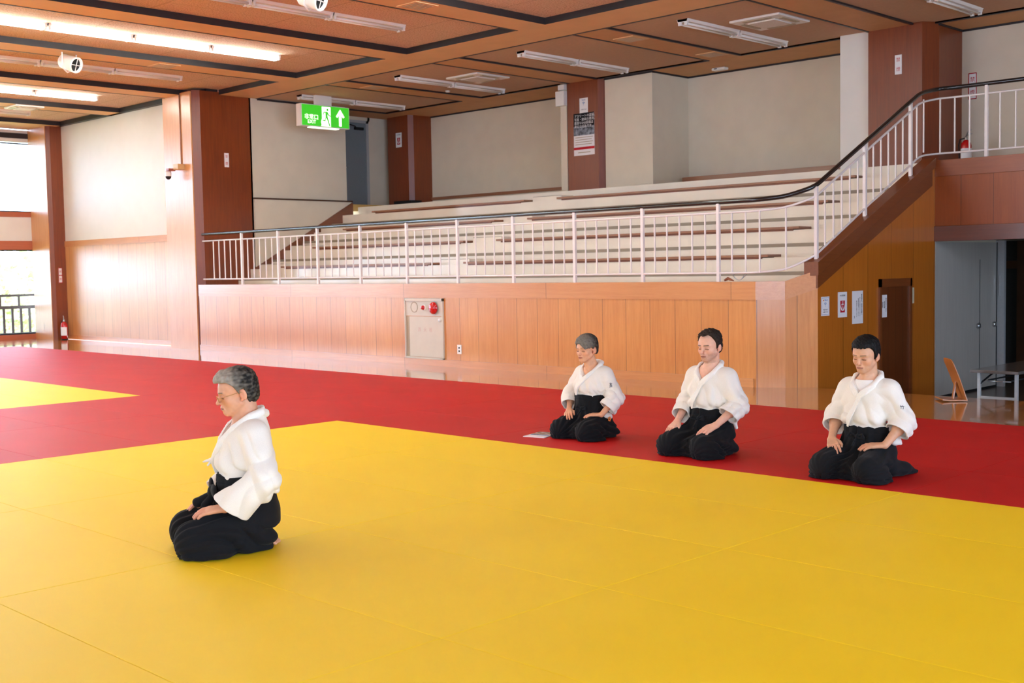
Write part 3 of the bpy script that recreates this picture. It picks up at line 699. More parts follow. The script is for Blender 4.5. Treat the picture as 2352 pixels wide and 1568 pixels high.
# ------------------------------------------------------------------ exit sign
GREEN = emis('sign_green', srgb(60, 190, 40), 0.42); SIGNW = emis('sign_white', (0.95, 1.0, 0.85, 1), 0.75)
def exit_sign():
    X, y0, y1, z0, z1 = -19.6, 13.98, 15.18, 4.40, 4.84
    t = thing('exit_sign', 'glowing green emergency exit sign with running figure and arrow under the stand ceiling', 'sign', (X, (y0+y1)/2, z0))
    MB().box(X-0.17, X, y0, y1, z0, z1).build('housing', 'lamp_body', t, bevel=0.008)
    MB().box(X, X+0.006, y0+0.02, y1-0.02, z0+0.015, z1-0.015).build('green_face', GREEN, t)
    MB().box(X-0.12, X-0.06, y0+0.4, y1-0.4, z1, ZC+0.02).build('mount', 'lamp_body', t)
    MB().box(X-0.15, X-0.02, y0+0.25, y1-0.25, z0-0.018, z0).build('down_light', SIGNW, t, label='lit white strip under the sign')
    xf = X+0.007; W, H = y1-y0, z1-z0
    Pt = lambda a, b: (y0+a*W, z0+b*H)
    def shape(name, pts, m=SIGNW, off=0.0):
        mb = MB(); mb.prism([Pt(*p) for p in pts], 'x', xf+off, xf+off+0.002); return mb.build(name, m, t)
    shape('doorway', [(0.42, 0.04), (0.60, 0.04), (0.60, 0.93), (0.42, 0.93)])
    # running figure cut in green on the white doorway, its legs white over the green
    g = GREEN; c = (0.535, 0.80)
    shape('running_figure', [(c[0]+0.02*math.cos(a), c[1]+0.055*math.sin(a)) for a in [i*math.pi/8 for i in range(16)]], g, 0.002)
    for nm, q in (('torso', [(0.49, 0.70), (0.53, 0.73), (0.535, 0.48), (0.495, 0.44)]), ('front_arm', [(0.49, 0.73), (0.45, 0.68), (0.44, 0.56), (0.452, 0.56), (0.465, 0.655), (0.50, 0.67)]),
                  ('rear_arm', [(0.53, 0.73), (0.565, 0.58), (0.60, 0.54), (0.598, 0.50), (0.553, 0.54), (0.522, 0.64)]), ('rear_leg', [(0.505, 0.46), (0.535, 0.48), (0.565, 0.24), (0.585, 0.06), (0.565, 0.06), (0.545, 0.22)]),
                  ('front_leg', [(0.495, 0.46), (0.515, 0.44), (0.475, 0.33), (0.43, 0.33), (0.43, 0.29), (0.49, 0.28)])):
        shape('running_figure', q, g, 0.002)
    shape('doorway', [(0.40, 0.24), (0.42, 0.40), (0.42, 0.04), (0.395, 0.04), (0.425, 0.16), (0.40, 0.2)])
    shape('arrow', [(0.772, 0.10), (0.828, 0.10), (0.828, 0.60), (0.86, 0.48), (0.89, 0.54), (0.80, 0.88), (0.71, 0.54), (0.74, 0.48), (0.772, 0.60)])
    text('lettering', '非常口', 0.115, SIGNW, t, (xf+0.001, y0+0.205*W, z0+0.41*H), (0, 1, 0), (0, 0, 1), 0.002)
    text('lettering', 'EXIT', 0.10, SIGNW, t, (xf+0.001, y0+0.21*W, z0+0.20*H), (0, 1, 0), (0, 0, 1), 0.002)
exit_sign()

# ------------------------------------------------------------------ notices
def sheet(name, label, cat, c, right, w_, h, mat='paper', group=None, th=0.003, tilt=0.0):
    """a flat sheet fixed on a wall; returns (thing, put) where put(u, v) gives hall coordinates on its face"""
    R = Vector(right).normalized(); U = Vector((0, 0, 1)); N = R.cross(U)
    R2 = R*math.cos(tilt)+U*math.sin(tilt); U2 = U*math.cos(tilt)-R*math.sin(tilt); c = Vector(c)
    t = thing(name, label, cat, tuple(c), group)
    put = lambda u, v, o=0.0: c+R2*(u*w_/2)+U2*(v*h/2)+N*(th+o)
    def quad(nm, u0, u1, v0, v1, m, o=0.0, d=0.0008):
        p = [put(u0, v0, o), put(u1, v0, o), put(u1, v1, o), put(u0, v1, o)]; mb = MB(); q = [x-N*d for x in p]
        mb.add(p+q, [(0, 1, 2, 3), (7, 6, 5, 4), (0, 4, 5, 1), (1, 5, 6, 2), (2, 6, 7, 3), (3, 7, 4, 0)]); return mb.build(nm, m, t)
    quad('paper', -1, 1, -1, 1, mat, 0, th)
    return t, put, quad, R2, U2
def poly(t, nm, put, pts, m, o=0.001):
    mb = MB(); n = len(pts); a = [put(u, v, o) for u, v in pts]; b = [put(u, v, o-0.0008) for u, v in pts]
    mb.add(a+b, [tuple(range(n)), tuple(range(2*n-1, n-1, -1))]+[(i, n+i, n+(i+1) % n, (i+1) % n) for i in range(n)]); return mb.build(nm, m, t)
def wifi(t, put, cu, cv, s, asp, m):
    for r in (1.0, 0.66, 0.34):
        A = [math.pi*(0.25+0.5*i/10) for i in range(11)]
        pts = [(cu+s*r*math.cos(a), cv+(s*r*math.sin(a))*asp) for a in A]+[(cu+s*(r-0.16)*math.cos(a), cv+s*(r-0.16)*math.sin(a)*asp) for a in reversed(A)]
        poly(t, 'wifi_mark', put, pts, m)
    poly(t, 'wifi_mark', put, [(cu+0.09*s*math.cos(a), cv-0.22*s*asp+0.09*s*asp*math.sin(a)) for a in [i*math.pi/5 for i in range(10)]], m)
def line_text(t, s, size, put, u, v, R, U, m='ink', al='CENTER'): return text('lettering', s, size, m, t, tuple(put(u, v, 0.0006)), R, U, 0.0004, al)
BR = (0, 1, 0)   # writing direction on walls that face the hall from the stand's side
t, put, quad, R, U = sheet('wifi_notice', 'white notice with blue wifi mark, nearest the corner of the brown side wall', 'notice', (XC+0.001, 12.79, 0.97), BR, 0.19, 0.23)
quad('border', -0.88, 0.88, 0.86, 0.89, 'blue_ink', 0.001); quad('border', -0.88, 0.88, -0.89, -0.86, 'blue_ink', 0.001); quad('border', -0.9, -0.87, -0.89, 0.89, 'blue_ink', 0.001); quad('border', 0.87, 0.9, -0.89, 0.89, 'blue_ink', 0.001)
line_text(t, 'Wi-Fi', 0.034, put, 0.15, 0.62, R, U, 'blue_ink'); poly(t, 'logo', put, [(-0.45+0.14*math.cos(a), 0.62+0.08*math.sin(a)) for a in [i*math.pi/6 for i in range(12)]], 'orange_ink')
wifi(t, put, 0, 0.05, 0.42, 0.8, 'blue_ink'); line_text(t, 'FREE Wi-Fi', 0.022, put, 0, -0.38, R, U); line_text(t, 'ご利用できます', 0.018, put, 0, -0.62, R, U)
def aed(label, c, right, w_, h):
    t, put, quad, R, U = sheet('defibrillator_notice', label, 'notice', c, right, w_, h)
    line_text(t, 'AED設置施設', h*0.075, put, 0, 0.72, R, U)
    quad('red_field', -0.5, 0.5, -0.62, 0.32, 'red_ink', 0.001)
    poly(t, 'ring', put, [(0.44*math.cos(a), -0.2+0.30*math.sin(a)) for a in [i*math.pi/10 for i in range(20)]], 'paper', 0.002)
    poly(t, 'heart', put, [(0, -0.44), (-0.32, -0.16), (-0.33, -0.02), (-0.17, 0.02), (0, -0.07), (0.17, 0.02), (0.33, -0.02), (0.32, -0.16)], 'red_ink', 0.003)
    poly(t, 'bolt', put, [(0.03, -0.02), (-0.09, -0.22), (0.0, -0.2), (-0.03, -0.38), (0.1, -0.16), (0.01, -0.18)], 'paper', 0.004)
    line_text(t, 'AED', h*0.07, lambda u, v, o=0: put(u, v, o+0.001), 0, 0.21, R, U, 'paper')
aed('white notice with red heart sign, second from the corner of the brown side wall', (XC+0.001, 13.20, 0.975), BR, 0.22, 0.31)
t, put, quad, R, U = sheet('rules_notice', 'tall white notice with vertical lines of writing, third on the brown side wall', 'notice', (XC+0.001, 13.575, 0.93), BR, 0.27, 0.41)
for u, s, sz, v in ((0.76, '体育館をご利用の皆様へ', 0.027, 0.15), (0.42, '床にものを置かないでください', 0.019, 0.02), (0.12, '使用後は清掃をしてください', 0.019, 0.0), (-0.18, '鍵は受付にお返しください', 0.019, -0.1), (-0.62, '館長', 0.017, -0.6)):
    line_text(t, '\n'.join(s), sz, put, u, v, R, U)
t, put, quad, R, U = sheet('door_notice', 'narrow white notice taped on the low brown hatch door', 'notice', (XC+0.005, 14.26, 0.92), BR, 0.15, 0.29)
for u, s, sz in ((0.66, '関係者以外立入禁止', 0.022), (0.1, '用具庫', 0.034), (-0.5, '開放厳禁', 0.022)): line_text(t, '\n'.join(s), sz, put, u, 0.1, R, U)
# low hatch door in the brown wall
d = struct(MB().box(XC-0.02, XC+0.004, 14.17, 14.96, -0.42, 1.165).build('door_2', wood('hatch_wood', srgb(124, 64, 26), srgb(98, 48, 18), 'z', ('y', 0.2, 14.17), 0.32, 0.5), org=ORG))
mb = MB(); mb.box(XC, XC+0.025, 14.12, 14.17, -0.42, 1.27); mb.box(XC, XC+0.025, 14.96, 15.01, -0.42, 1.27); mb.box(XC, XC+0.025, 14.12, 15.01, 1.165, 1.27); mb.build('door_frame', W_SIDE_TRIM(), d)
o = MB().box(XC+0.001, XC+0.008, 15.04, 15.10, 0.93, 1.14).build('door_number_plate', plain('ivory_plate', srgb(214, 200, 168), 0.4)); tag(o, 'small ivory plate on the brown wall beside the low hatch door', 'plate')
# double grey doors below the gallery
d = struct(MB().box(XC-0.03, XC, YG+0.03, 17.83, -0.42, 1.75).build('door_3', M['grey_door'](), org=ORG))
for a, b in ((YG+0.03, 17.20), (17.20, 17.80)):
    pass
MB().box(XC, XC+0.004, 17.195, 17.205, -0.42, 1.5).box(XC, XC+0.006, 17.79, 17.81, -0.42, 1.75).build('leaf_gap', 'rubber', d)
MB().box(XC, XC+0.012, YG+0.03, 17.8, -0.42, -0.39).build('bottom_seal', 'rubber', d)
for y in (17.12, 17.68):
    MB().lathe([(0.0, 0.05), (0.035, 0.045), (0.045, 0.02), (0.03, 0.0)], (XC, y, 0.53), 16, 'x').build('handle', 'steel', d)
mb = MB(); mb.box(XC-0.03, XC+0.10, 17.84, 17.9, -0.42, 1.78); o = S_(mb, 'trim_16', 'grey_jamb')
MB().box(XC+0.03, XC+0.05, 17.825, 17.84, 0.95, 1.25).build('latch_plate', 'steel', o)
# poster pillar
t, put, quad, R, U = sheet('athlete_poster', 'black and white poster with bold white writing on the brown pillar', 'poster', (-14.98, 17.198, 4.02), (1, 0, 0), 0.52, 0.80, 'paper')
quad('black_field', -1, 1, -0.05, 1, 'ink', 0.001)
n_ = NT('poster_photo'); n_.color(n_.ramp(n_.noise(n_.co, 14, 5), [(0.35, srgb(40, 44, 50)), (0.65, srgb(150, 158, 170))])); n_.set(0.5); MATS['poster_photo'] = n_.m
quad('photo_field', -1, 1, -0.05, 0.38, 'poster_photo', 0.0016)
for i, s in enumerate(('アスリートの盗撮、', '写真・動画の悪用、', '悪質なSNS投稿は', '卑劣な行為です。')): line_text(t, s, 0.062, lambda u, v, o=0: put(u, v, o+0.002), -0.92, 0.86-0.165*i, R, U, 'paper', 'LEFT')
for i in range(4): quad('small_print', -0.85, 0.85-0.12*(i % 2), -0.16-0.11*i, -0.13-0.11*i, 'cabinet_side', 0.001)
quad('red_stripe', -1, 1, -0.72, -0.60, 'red_ink', 0.001); quad('small_print', -0.6, 0.6, -0.88, -0.84, 'cabinet_side', 0.001)
t, put, quad, R, U = sheet('wifi_notice', 'small white wifi notice above the black poster on the brown pillar', 'notice', (-14.98, 17.198, 4.555), (1, 0, 0), 0.21, 0.29)
wifi(t, put, 0, 0.15, 0.5, 0.7, 'blue_ink'); line_text(t, 'Wi-Fi', 0.04, put, 0, 0.72, R, U, 'blue_ink'); line_text(t, 'ご利用できます', 0.022, put, 0, -0.5, R, U)
aed('small white notice with red heart sign on the pillar beside the upper door', (-21.1, 17.748, 4.48), (1, 0, 0), 0.21, 0.33)
def nosmoke(label, c, right, w_, h, framed=False):
    t, put, quad, R, U = sheet('no_smoking_sign', label, 'sign', c, right, w_, h, 'paper', None, 0.006)
    if framed:
        for q in ((-1, 1, 0.93, 1), (-1, 1, -1, -0.93), (-1, -0.8, -1, 1), (0.8, 1, -1, 1), (-1, 1, -0.05, 0.05)): quad('border', *q, 'red_ink', 0.001)
    line_text(t, '禁', w_*0.62, put, 0, 0.48, R, U, 'red_ink'); line_text(t, '煙', w_*0.62, put, 0, -0.5, R, U, 'red_ink')
nosmoke('narrow white sign with two red characters on the dark side of the tall left pillar', (-20.709, 12.945, 3.745), BR, 0.10, 0.28)
nosmoke('narrow white sign with two red characters on the brown pillar right of the seats', (-8.525, 17.018, 4.455), (1, 0, 0), 0.11, 0.29)
nosmoke('red framed sign on the gallery wall behind the black handrail', (-7.83, 18.048, 4.15), (1, 0, 0), 0.13, 0.40, True)
nosmoke('reddish vertical sign on the edge of the pillar by the windows', (-27.398, 12.50, 1.52), BR, 0.09, 0.36, True)
# conduit and boxes beside the poster pillar
t = thing('cable_duct', 'cream cable duct with two white boxes left of the poster pillar', 'duct', (-15.5, 17.25, 2.88))
MB().box(-15.58, -15.42, 17.2, 17.38, 2.88, ZC+0.02).build('duct', 'gal_wall', t)
MB().box(-15.62, -15.40, 17.10, 17.2, 4.60, 4.88).build('junction_box', 'white_plastic', t, bevel=0.008); MB().box(-15.57, -15.41, 17.12, 17.2, 4.9, 5.0).build('junction_box', 'white_plastic', t, bevel=0.006)

# ------------------------------------------------------------------ hydrant cabinet, socket, camera, extinguishers
def hydrant():
    x0, x1, y, z0, z1 = -14.47, -13.56, YF, 0.10, 1.05
    t = thing('hydrant_cabinet', 'beige fire hydrant cabinet with red bell and lamp set in the front of the stand', 'cabinet', ((x0+x1)/2, y, z0))
    mb = MB(); f = 0.028
    mb.box(x0, x1, y-0.03, y+0.02, z1-f*1.6, z1); mb.box(x0, x1, y-0.03, y+0.02, z0, z0+f); mb.box(x0, x0+f*0.6, y-0.03, y+0.02, z0, z1); mb.box(x1-f, x1, y-0.03, y+0.02, z0, z1); mb.build('frame', 'cabinet', t, bevel=0.003)
    MB().box(x0+f*0.6, x1-f, y-0.012, y+0.02, 0.775, z1-f*1.6).build('upper_panel', 'cabinet', t)
    MB().box(x0+0.02, x0+0.105, y-0.004, y+0.02, z0+f, 0.765).build('hinge_recess', 'cabinet_side', t)
    dr = MB().box(x0+0.105, x1-f-0.004, y-0.014, y+0.02, z0+f+0.004, 0.765).build('door', 'cabinet', t, bevel=0.003)
    MB().lathe([(0.0, -0.03), (0.025, -0.028), (0.028, -0.014), (0.028, 0)], (x1-0.075, y-0.012, 0.715), 16, 'y').build('latch', 'white_plastic', dr)
    for i, c in enumerate('消火栓'): text('lettering', c, 0.075, plain('faded_red_ink', srgb(206, 172, 160), 0.6), dr, (x0+0.34+i*0.135, y-0.015, 0.555), (1, 0, 0), (0, 0, 1), 0.0005)
    c = (x0+0.225, y-0.012, 0.91)
    MB().lathe([(0.085, 0.0), (0.085, -0.004), (0.073, -0.004), (0.07, 0.006), (0.0, 0.006)], c, 28, 'y').build('speaker_opening', 'cabinet_side', t)
    lp = MB().lathe([(0.048, 0.0), (0.046, -0.018), (0.036, -0.02)], (x0+0.46, y-0.012, 0.905), 20, 'y').build('lamp_base', 'white_plastic', t)
    MB().lathe([(0.036, -0.018), (0.03, -0.045), (0.015, -0.058), (0, -0.06)], (x0+0.46, y-0.012, 0.905), 20, 'y').build('red_lamp', 'red_paint', t)
    MB().lathe([(0.096, -0.02), (0.094, -0.032), (0.07, -0.055), (0.035, -0.068), (0, -0.072)], (x0+0.70, y-0.012, 0.90), 28, 'y').lathe([(0.05, 0), (0.05, -0.03)], (x0+0.70, y-0.012, 0.90), 20, 'y').build('alarm_bell', 'red_paint', t, label='red domed alarm bell')
hydrant()
t = thing('power_socket', 'white power socket low on the front of the stand right of the hydrant cabinet', 'socket', (-13.22, YF, 0.21))
MB().box(-13.265, -13.175, YF-0.012, YF, 0.205, 0.345).build('plate', 'white_plastic', t, bevel=0.004)
for z in (0.25, 0.30): MB().box(-13.235, -13.205, YF-0.014, YF-0.011, z-0.012, z+0.012).build('outlet', 'rubber', t)
t = thing('power_socket', 'small white socket at the foot of the pale pillar beside the windows', 'socket', (-27.9, 12.30, 0.2))
MB().box(-27.95, -27.87, 12.285, 12.30, 0.22, 0.36).build('plate', 'white_plastic', t, bevel=0.004)
t = thing('security_camera', 'small white dome camera on a bracket halfway up the tall left pillar', 'camera', (-21.2, YF, 3.5))
yb = YF-0.004
MB().box(-21.28, -21.08, yb-0.15, yb, 3.55, 3.66).build('bracket', plain('tan_bracket', srgb(206, 166, 112), 0.4), t, bevel=0.005)
MB().box(-21.36, -21.26, yb-0.25, yb-0.10, 3.53, 3.58).build('arm', plain('red_brown_arm', srgb(160, 84, 66), 0.4), t, bevel=0.005)
MB().lathe([(0, 0.10), (0.05, 0.10), (0.062, 0.06), (0.06, 0.0)], (-21.37, yb-0.2, 3.43), 20).build('housing', 'white_plastic', t)
MB().lathe([(0.058, 0.0), (0.05, -0.035), (0.025, -0.06), (0, -0.066)], (-21.37, yb-0.2, 3.43), 20).build('lens_dome', 'rubber', t)
MB().tube([(-21.18, yb-0.012, 3.66), (-21.18, yb-0.012, ZC)], 0.013, 8).build('conduit', plain('conduit_brown', srgb(168, 120, 96), 0.4), t)
def extinguisher(x, y, z, label, sc_=1.0):
    t = thing('fire_extinguisher', label, 'fire extinguisher', (x, y, z)); P = lambda r, h: (r*sc_, h*sc_)
    MB().lathe([P(0, 0.0), P(0.072, 0.0), P(0.078, 0.02), P(0.078, 0.02)], (x, y, z), 24).build('foot_ring', 'rubber', t)
    MB().lathe([P(0, 0.012), P(0.074, 0.014), P(0.076, 0.34), P(0.066, 0.385), P(0.035, 0.42), P(0.02, 0.43), P(0, 0.43)], (x, y, z), 24).build('cylinder', 'red_paint', t)
    MB().lathe([P(0.0775, 0.10), P(0.0775, 0.30)], (x, y, z), 24, ang=(-2.6, 0.4)).build('label', 'paper', t, label='white instruction label')
    MB().lathe([P(0.022, 0.43), P(0.022, 0.47), P(0.016, 0.48), P(0, 0.48)], (x, y, z), 14).build('valve', 'steel', t)
    mb = MB(); s = sc_
    mb.tube([(x, y, z+0.475*s), (x+0.03*s, y-0.02*s, z+0.50*s), (x+0.11*s, y-0.06*s, z+0.51*s)], 0.010*s, 8); mb.tube([(x, y, z+0.49*s), (x+0.03*s, y-0.02*s, z+0.54*s), (x+0.10*s, y-0.06*s, z+0.565*s)], 0.010*s, 8); mb.build('lever', 'steel', t)
    MB().tube([(x-0.02*s, y, z+0.455*s), (x-0.09*s, y-0.01*s, z+0.44*s), (x-0.105*s, y-0.02*s, z+0.36*s), (x-0.09*s, y-0.03*s, z+0.12*s), (x-0.085*s, y-0.03*s, z+0.06*s)], 0.010*s, 8).build('hose', 'rubber', t)
extinguisher(-27.22, 12.46, 0.0, 'red fire extinguisher with white label on the floor beside the pillar near the windows', 1.0)
extinguisher(-7.62, 17.35, 2.842, 'red fire extinguisher behind the railing on the gallery beside the brown pillar', 1.0)

# ------------------------------------------------------------------ low table, floor chair, booklet
def folding_table():
    x0, x1, y0, y1, zf, zt_ = -5.575, -5.045, 12.82, 14.80, -0.42, 0.285
    t = thing('folding_table', 'folding table with dark top and grey legs on the lower floor by the grey doors', 'table', ((x0+x1)/2, (y0+y1)/2, zf))
    MB().box(x0, x1, y0, y1, zt_-0.032, zt_).build('tabletop', plain('dark_laminate', srgb(92, 88, 84), 0.16, 0.5, coat=0.4, scale=5), t, bevel=0.004)
    for yl, s in ((y0+0.13, 1), (y1-0.13, -1)):
        for xx in (x0+0.05, x1-0.07): MB().box(xx-0.016, xx+0.016, yl-0.016, yl+0.016, zf, zt_-0.03).build('leg', 'grey_jamb', t)
        MB().box(x0+0.05, x1-0.07, yl-0.012, yl+0.012, -0.05, -0.012).build('cross_bar', 'grey_jamb', t)
        MB().tube([(x0+0.12, yl+s*0.03, zt_-0.13), (x1-0.14, yl+s*0.03, zt_-0.13)], 0.008, 8).build('upper_bar', 'steel', t)
        MB().tube([(x0+0.06, yl, zt_-0.16), (x0+0.10, yl+s*0.34, zt_-0.035)], 0.010, 8).build('brace', 'rubber', t)
    for xx in (x0+0.14, x1-0.14): MB().tube([(xx, y0+0.16, zt_-0.12), (xx, y1-0.16, zt_-0.12)], 0.009, 8).build('rail', 'rubber', t)
folding_table()
def floor_chair():
    c = Vector((-5.45, 12.33, 0)); t = thing('floor_chair', 'legless bent plywood floor chair standing alone on the wooden floor before the folding table', 'chair', tuple(c))
    wd = wood('bent_plywood', srgb(196, 128, 70), srgb(158, 92, 44), 'z', None, 0.3, 0.5)
    ax = Vector((0.758, 0.652, 0)).normalized(); sd = Vector((ax.y, -ax.x, 0))
    # ax: from the seat front to the back; panel leans away from the seat
    def slab(pts, w_, th, name, wt=None):
        mb = MB(); n = len(pts); v = []
        for i, (a, z) in enumerate(pts):
            d = (Vector((pts[min(i+1, n-1)][0]-pts[max(i-1, 0)][0], pts[min(i+1, n-1)][1]-pts[max(i-1, 0)][1]))).normalized(); nx, nz = -d.y, d.x
            ww = w_ if wt is None else wt[i]
            for s in (-1, 1):
                for q in (0, 1): p = c+ax*(a+nx*th*q)+sd*(s*ww/2)+Vector((0, 0, z+nz*th*q)); v.append(p)
        f = []
        for i in range(n-1):
            b, e = 4*i, 4*i+4
            f += [(b, e, e+2, b+2), (b+1, b+3, e+3, e+1), (b, b+1, e+1, e), (b+2, e+2, e+3, b+3)]
        f += [(0, 2, 3, 1), (4*n-4, 4*n-3, 4*n-1, 4*n-2)]; mb.add(v, f, 0, False); return mb.build(name, wd, t, bevel=0.003)
    slab([(-0.24, 0.016), (-0.17, 0.006), (0.0, 0.006), (0.02, 0.010)], 0.30, 0.014, 'seat')
    slab([(0.02, 0.012), (-0.01, 0.10), (-0.075, 0.28), (-0.125, 0.40), (-0.140, 0.435), (-0.145, 0.452)], 0.30, 0.012, 'backrest', [0.30, 0.30, 0.32, 0.32, 0.29, 0.23])
    slab([(-0.085, 0.018), (-0.055, 0.20)], 0.05, 0.016, 'strut')
floor_chair()
t = thing('booklet', 'white booklet with dark photo lying on the red mat beside the woman', 'booklet', (-7.12, 7.55, 0.021), None, 0.25)
t['_o'] = (0, 0, 0)
n_ = NT('booklet_cover'); n_.color(n_.ramp(n_.noise(n_.co, 22, 4), [(0.35, srgb(52, 58, 78)), (0.5, srgb(120, 112, 90)), (0.65, srgb(205, 205, 215))])); n_.set(0.35); MATS['booklet_cover'] = n_.m
MB().box(-0.105, 0.105, -0.15, 0.15, 0, 0.006).build('pages', 'paper', t); MB().box(-0.104, 0.104, -0.02, 0.149, 0.006, 0.0072).build('cover_photo', 'booklet_cover', t); MB().box(-0.09, 0.09, -0.05, -0.03, 0.006, 0.0072).build('title', 'blue_ink', t)
# ------------------------------------------------------------------ people: signed-distance sculpting, polygonised with surface nets
A_ = lambda *v: np.array(v, dtype=np.float32)
def smin(a, b, k):
    h = np.clip(0.5+0.5*(b-a)/k, 0, 1); return b+(a-b)*h-k*h*(1-h)
def smax(a, b, k): return -smin(-a, -b, k)
def cap(P, a, b, ra, rb=None):
    rb = ra if rb is None else rb
    a = A_(*a); b = A_(*b); ab = b-a; t = np.clip(((P-a)@ab)/float(ab@ab), 0, 1)
    d = P-a-t[:, None]*ab
    return np.sqrt((d*d).sum(1))-(ra+(rb-ra)*t)
def ell(P, c, r, R=None):
    q = P-A_(*c)
    if R is not None: q = q@R
    r = A_(*r); k0 = np.sqrt(((q/r)**2).sum(1)); k1 = np.sqrt(((q/(r*r))**2).sum(1))
    return k0*(k0-1)/np.maximum(k1, 1e-6)
def sph(P, c, r): d = P-A_(*c); return np.sqrt((d*d).sum(1))-r
def chain(P, pts, rs, k=0.0):
    d = None
    for i in range(len(pts)-1):
        e = cap(P, pts[i], pts[i+1], rs[i], rs[i+1]); d = e if d is None else (np.minimum(d, e) if k == 0 else smin(d, e, k))
    return d
def wob(P, f, s=0.0):
    """cheap band-limited noise in [-1, 1]"""
    x, y, z = P[:, 0]*f, P[:, 1]*f, P[:, 2]*f
    a = np.sin(x*1.0+1.7*np.sin(y*0.9+s)+0.6*z)+np.sin(y*1.3-1.3*np.sin(z*1.1+2*s)+0.5*x)+np.sin(z*1.2+1.5*np.sin(x*0.8-s)+0.4*y)
    return a/3
def rotm(yaw=0, pitch=0, roll=0):
    """columns are the head's own axes: x = its left, y = back, z = up; pitch > 0 bows the face down"""
    return np.array(Matrix.Rotation(yaw, 3, 'Z')@Matrix.Rotation(pitch, 3, 'X')@Matrix.Rotation(roll, 3, 'Y'), dtype=np.float32)
def nets(fn, lo, hi, h, B=8):
    lo = np.array(lo, float); n = np.ceil((np.array(hi, float)-lo)/h/B).astype(int); N = n*B
    ax = [lo[i]+h*(B*np.arange(n[i])+(B-1)/2) for i in range(3)]
    C_ = np.stack(np.meshgrid(*ax, indexing='ij'), -1).reshape(-1, 3).astype(np.float32)
    dc = np.concatenate([fn(C_[i:i+200000]) for i in range(0, len(C_), 200000)])
    F = np.repeat(np.repeat(np.repeat(np.where(dc > 0, 1.0, -1.0).astype(np.float32).reshape(n), B, 0), B, 1), B, 2)
    act = np.nonzero(np.abs(dc) < 0.5*B*h*1.75*1.6+0.012)[0]
    off = np.stack(np.meshgrid(*[np.arange(B)]*3, indexing='ij'), -1).reshape(-1, 3)
    bi = np.stack(np.unravel_index(act, n), -1)
    for i in range(0, len(act), 700):
        idx = (bi[i:i+700, None, :]*B+off[None]).reshape(-1, 3)
        F[idx[:, 0], idx[:, 1], idx[:, 2]] = fn((lo+idx*h).astype(np.float32))
    sg = F < 0
    c = np.zeros(np.array(F.shape)-1, np.uint8)
    for dx in (0, 1):
        for dy in (0, 1):
            for dz in (0, 1): c += sg[dx:F.shape[0]-1+dx, dy:F.shape[1]-1+dy, dz:F.shape[2]-1+dz]
    cells = np.stack(np.nonzero((c > 0) & (c < 8)), -1)
    idm = np.full(c.shape, -1, np.int32); idm[cells[:, 0], cells[:, 1], cells[:, 2]] = np.arange(len(cells))
    acc = np.zeros((len(cells), 3)); cnt = np.zeros(len(cells))
    cor = [np.array(v) for v in np.ndindex(2, 2, 2)]
    for a in cor:
        for ax_ in range(3):
            if a[ax_] == 1: continue
            b = a.copy(); b[ax_] = 1
            fa = F[tuple((cells+a).T)]; fb = F[tuple((cells+b).T)]; m_ = (fa < 0) != (fb < 0)
            t = np.where(m_, fa/(fa-fb+1e-12), 0); p = a+(b-a)*t[:, None]
            acc[m_] += p[m_]; cnt[m_] += 1
    V = lo+h*(cells+acc/cnt[:, None])
    Q = []
    for ax_ in range(3):
        o = [i for i in range(3) if i != ax_]; sl0 = [slice(0, s) for s in F.shape]; sl1 = list(sl0)
        sl0[ax_] = slice(0, F.shape[ax_]-1); sl1[ax_] = slice(1, F.shape[ax_])
        ch = sg[tuple(sl0)] != sg[tuple(sl1)]
        for i in o:
            m2 = np.zeros(ch.shape[i], bool); m2[1:-1] = True; sh = [1, 1, 1]; sh[i] = -1; ch = ch & m2.reshape(sh)
        e = np.stack(np.nonzero(ch), -1); inside = sg[tuple(e.T)]
        q = []
        for d0, d1 in ((0, 0), (-1, 0), (-1, -1), (0, -1)):
            c_ = e.copy(); c_[:, o[0]] += d0; c_[:, o[1]] += d1; q.append(idm[tuple(c_.T)])
        q = np.stack(q, -1); flip = inside if ax_ != 1 else ~inside
        q[~flip] = q[~flip][:, ::-1]; Q.append(q)
    Q = np.concatenate(Q)
    return V.astype(np.float32), Q[(Q >= 0).all(1)]
def mesh_obj(name, V, Q, mat, parent, colors=None, label=None):
    me = bpy.data.meshes.new(name); me.vertices.add(len(V)); me.vertices.foreach_set('co', V.ravel())
    me.loops.add(Q.size); me.loops.foreach_set('vertex_index', np.ascontiguousarray(Q, dtype=np.int32).ravel()); me.polygons.add(len(Q))
    me.polygons.foreach_set('loop_start', np.arange(0, Q.size, 4, dtype=np.int32)); me.update(calc_edges=True)
    me.polygons.foreach_set('use_smooth', np.ones(len(Q), bool)); me.update()
    if colors is not None:
        a = me.color_attributes.new('Col', 'FLOAT_COLOR', 'POINT'); c = np.ones((len(V), 4), np.float32); c[:, :3] = colors; a.data.foreach_set('color', c.ravel())
    me.materials.append(mat); o = bpy.data.objects.new(name, me); COL.objects.link(o); o.parent = parent
    if label: o['label'] = label
    return o
def col_mat(name, rough, spec=0.5, sss=0.0, sheen=0.0, bumpf=0, bstr=0.1):
    if name in MATS: return MATS[name]
    n = NT(name); a = n.n('ShaderNodeVertexColor', layer_name='Col'); n.color(a.outputs['Color']); n.set(rough, spec, sheen=sheen)
    if sss: n.b.inputs['Subsurface Weight'].default_value = sss; n.b.inputs['Subsurface Radius'].default_value = (0.6, 0.25, 0.15); n.b.inputs['Subsurface Scale'].default_value = 0.012
    if bumpf: n.bump(n.noise(n.co, bumpf, 3), bstr, 0.002)
    MATS[name] = n.m; return n.m
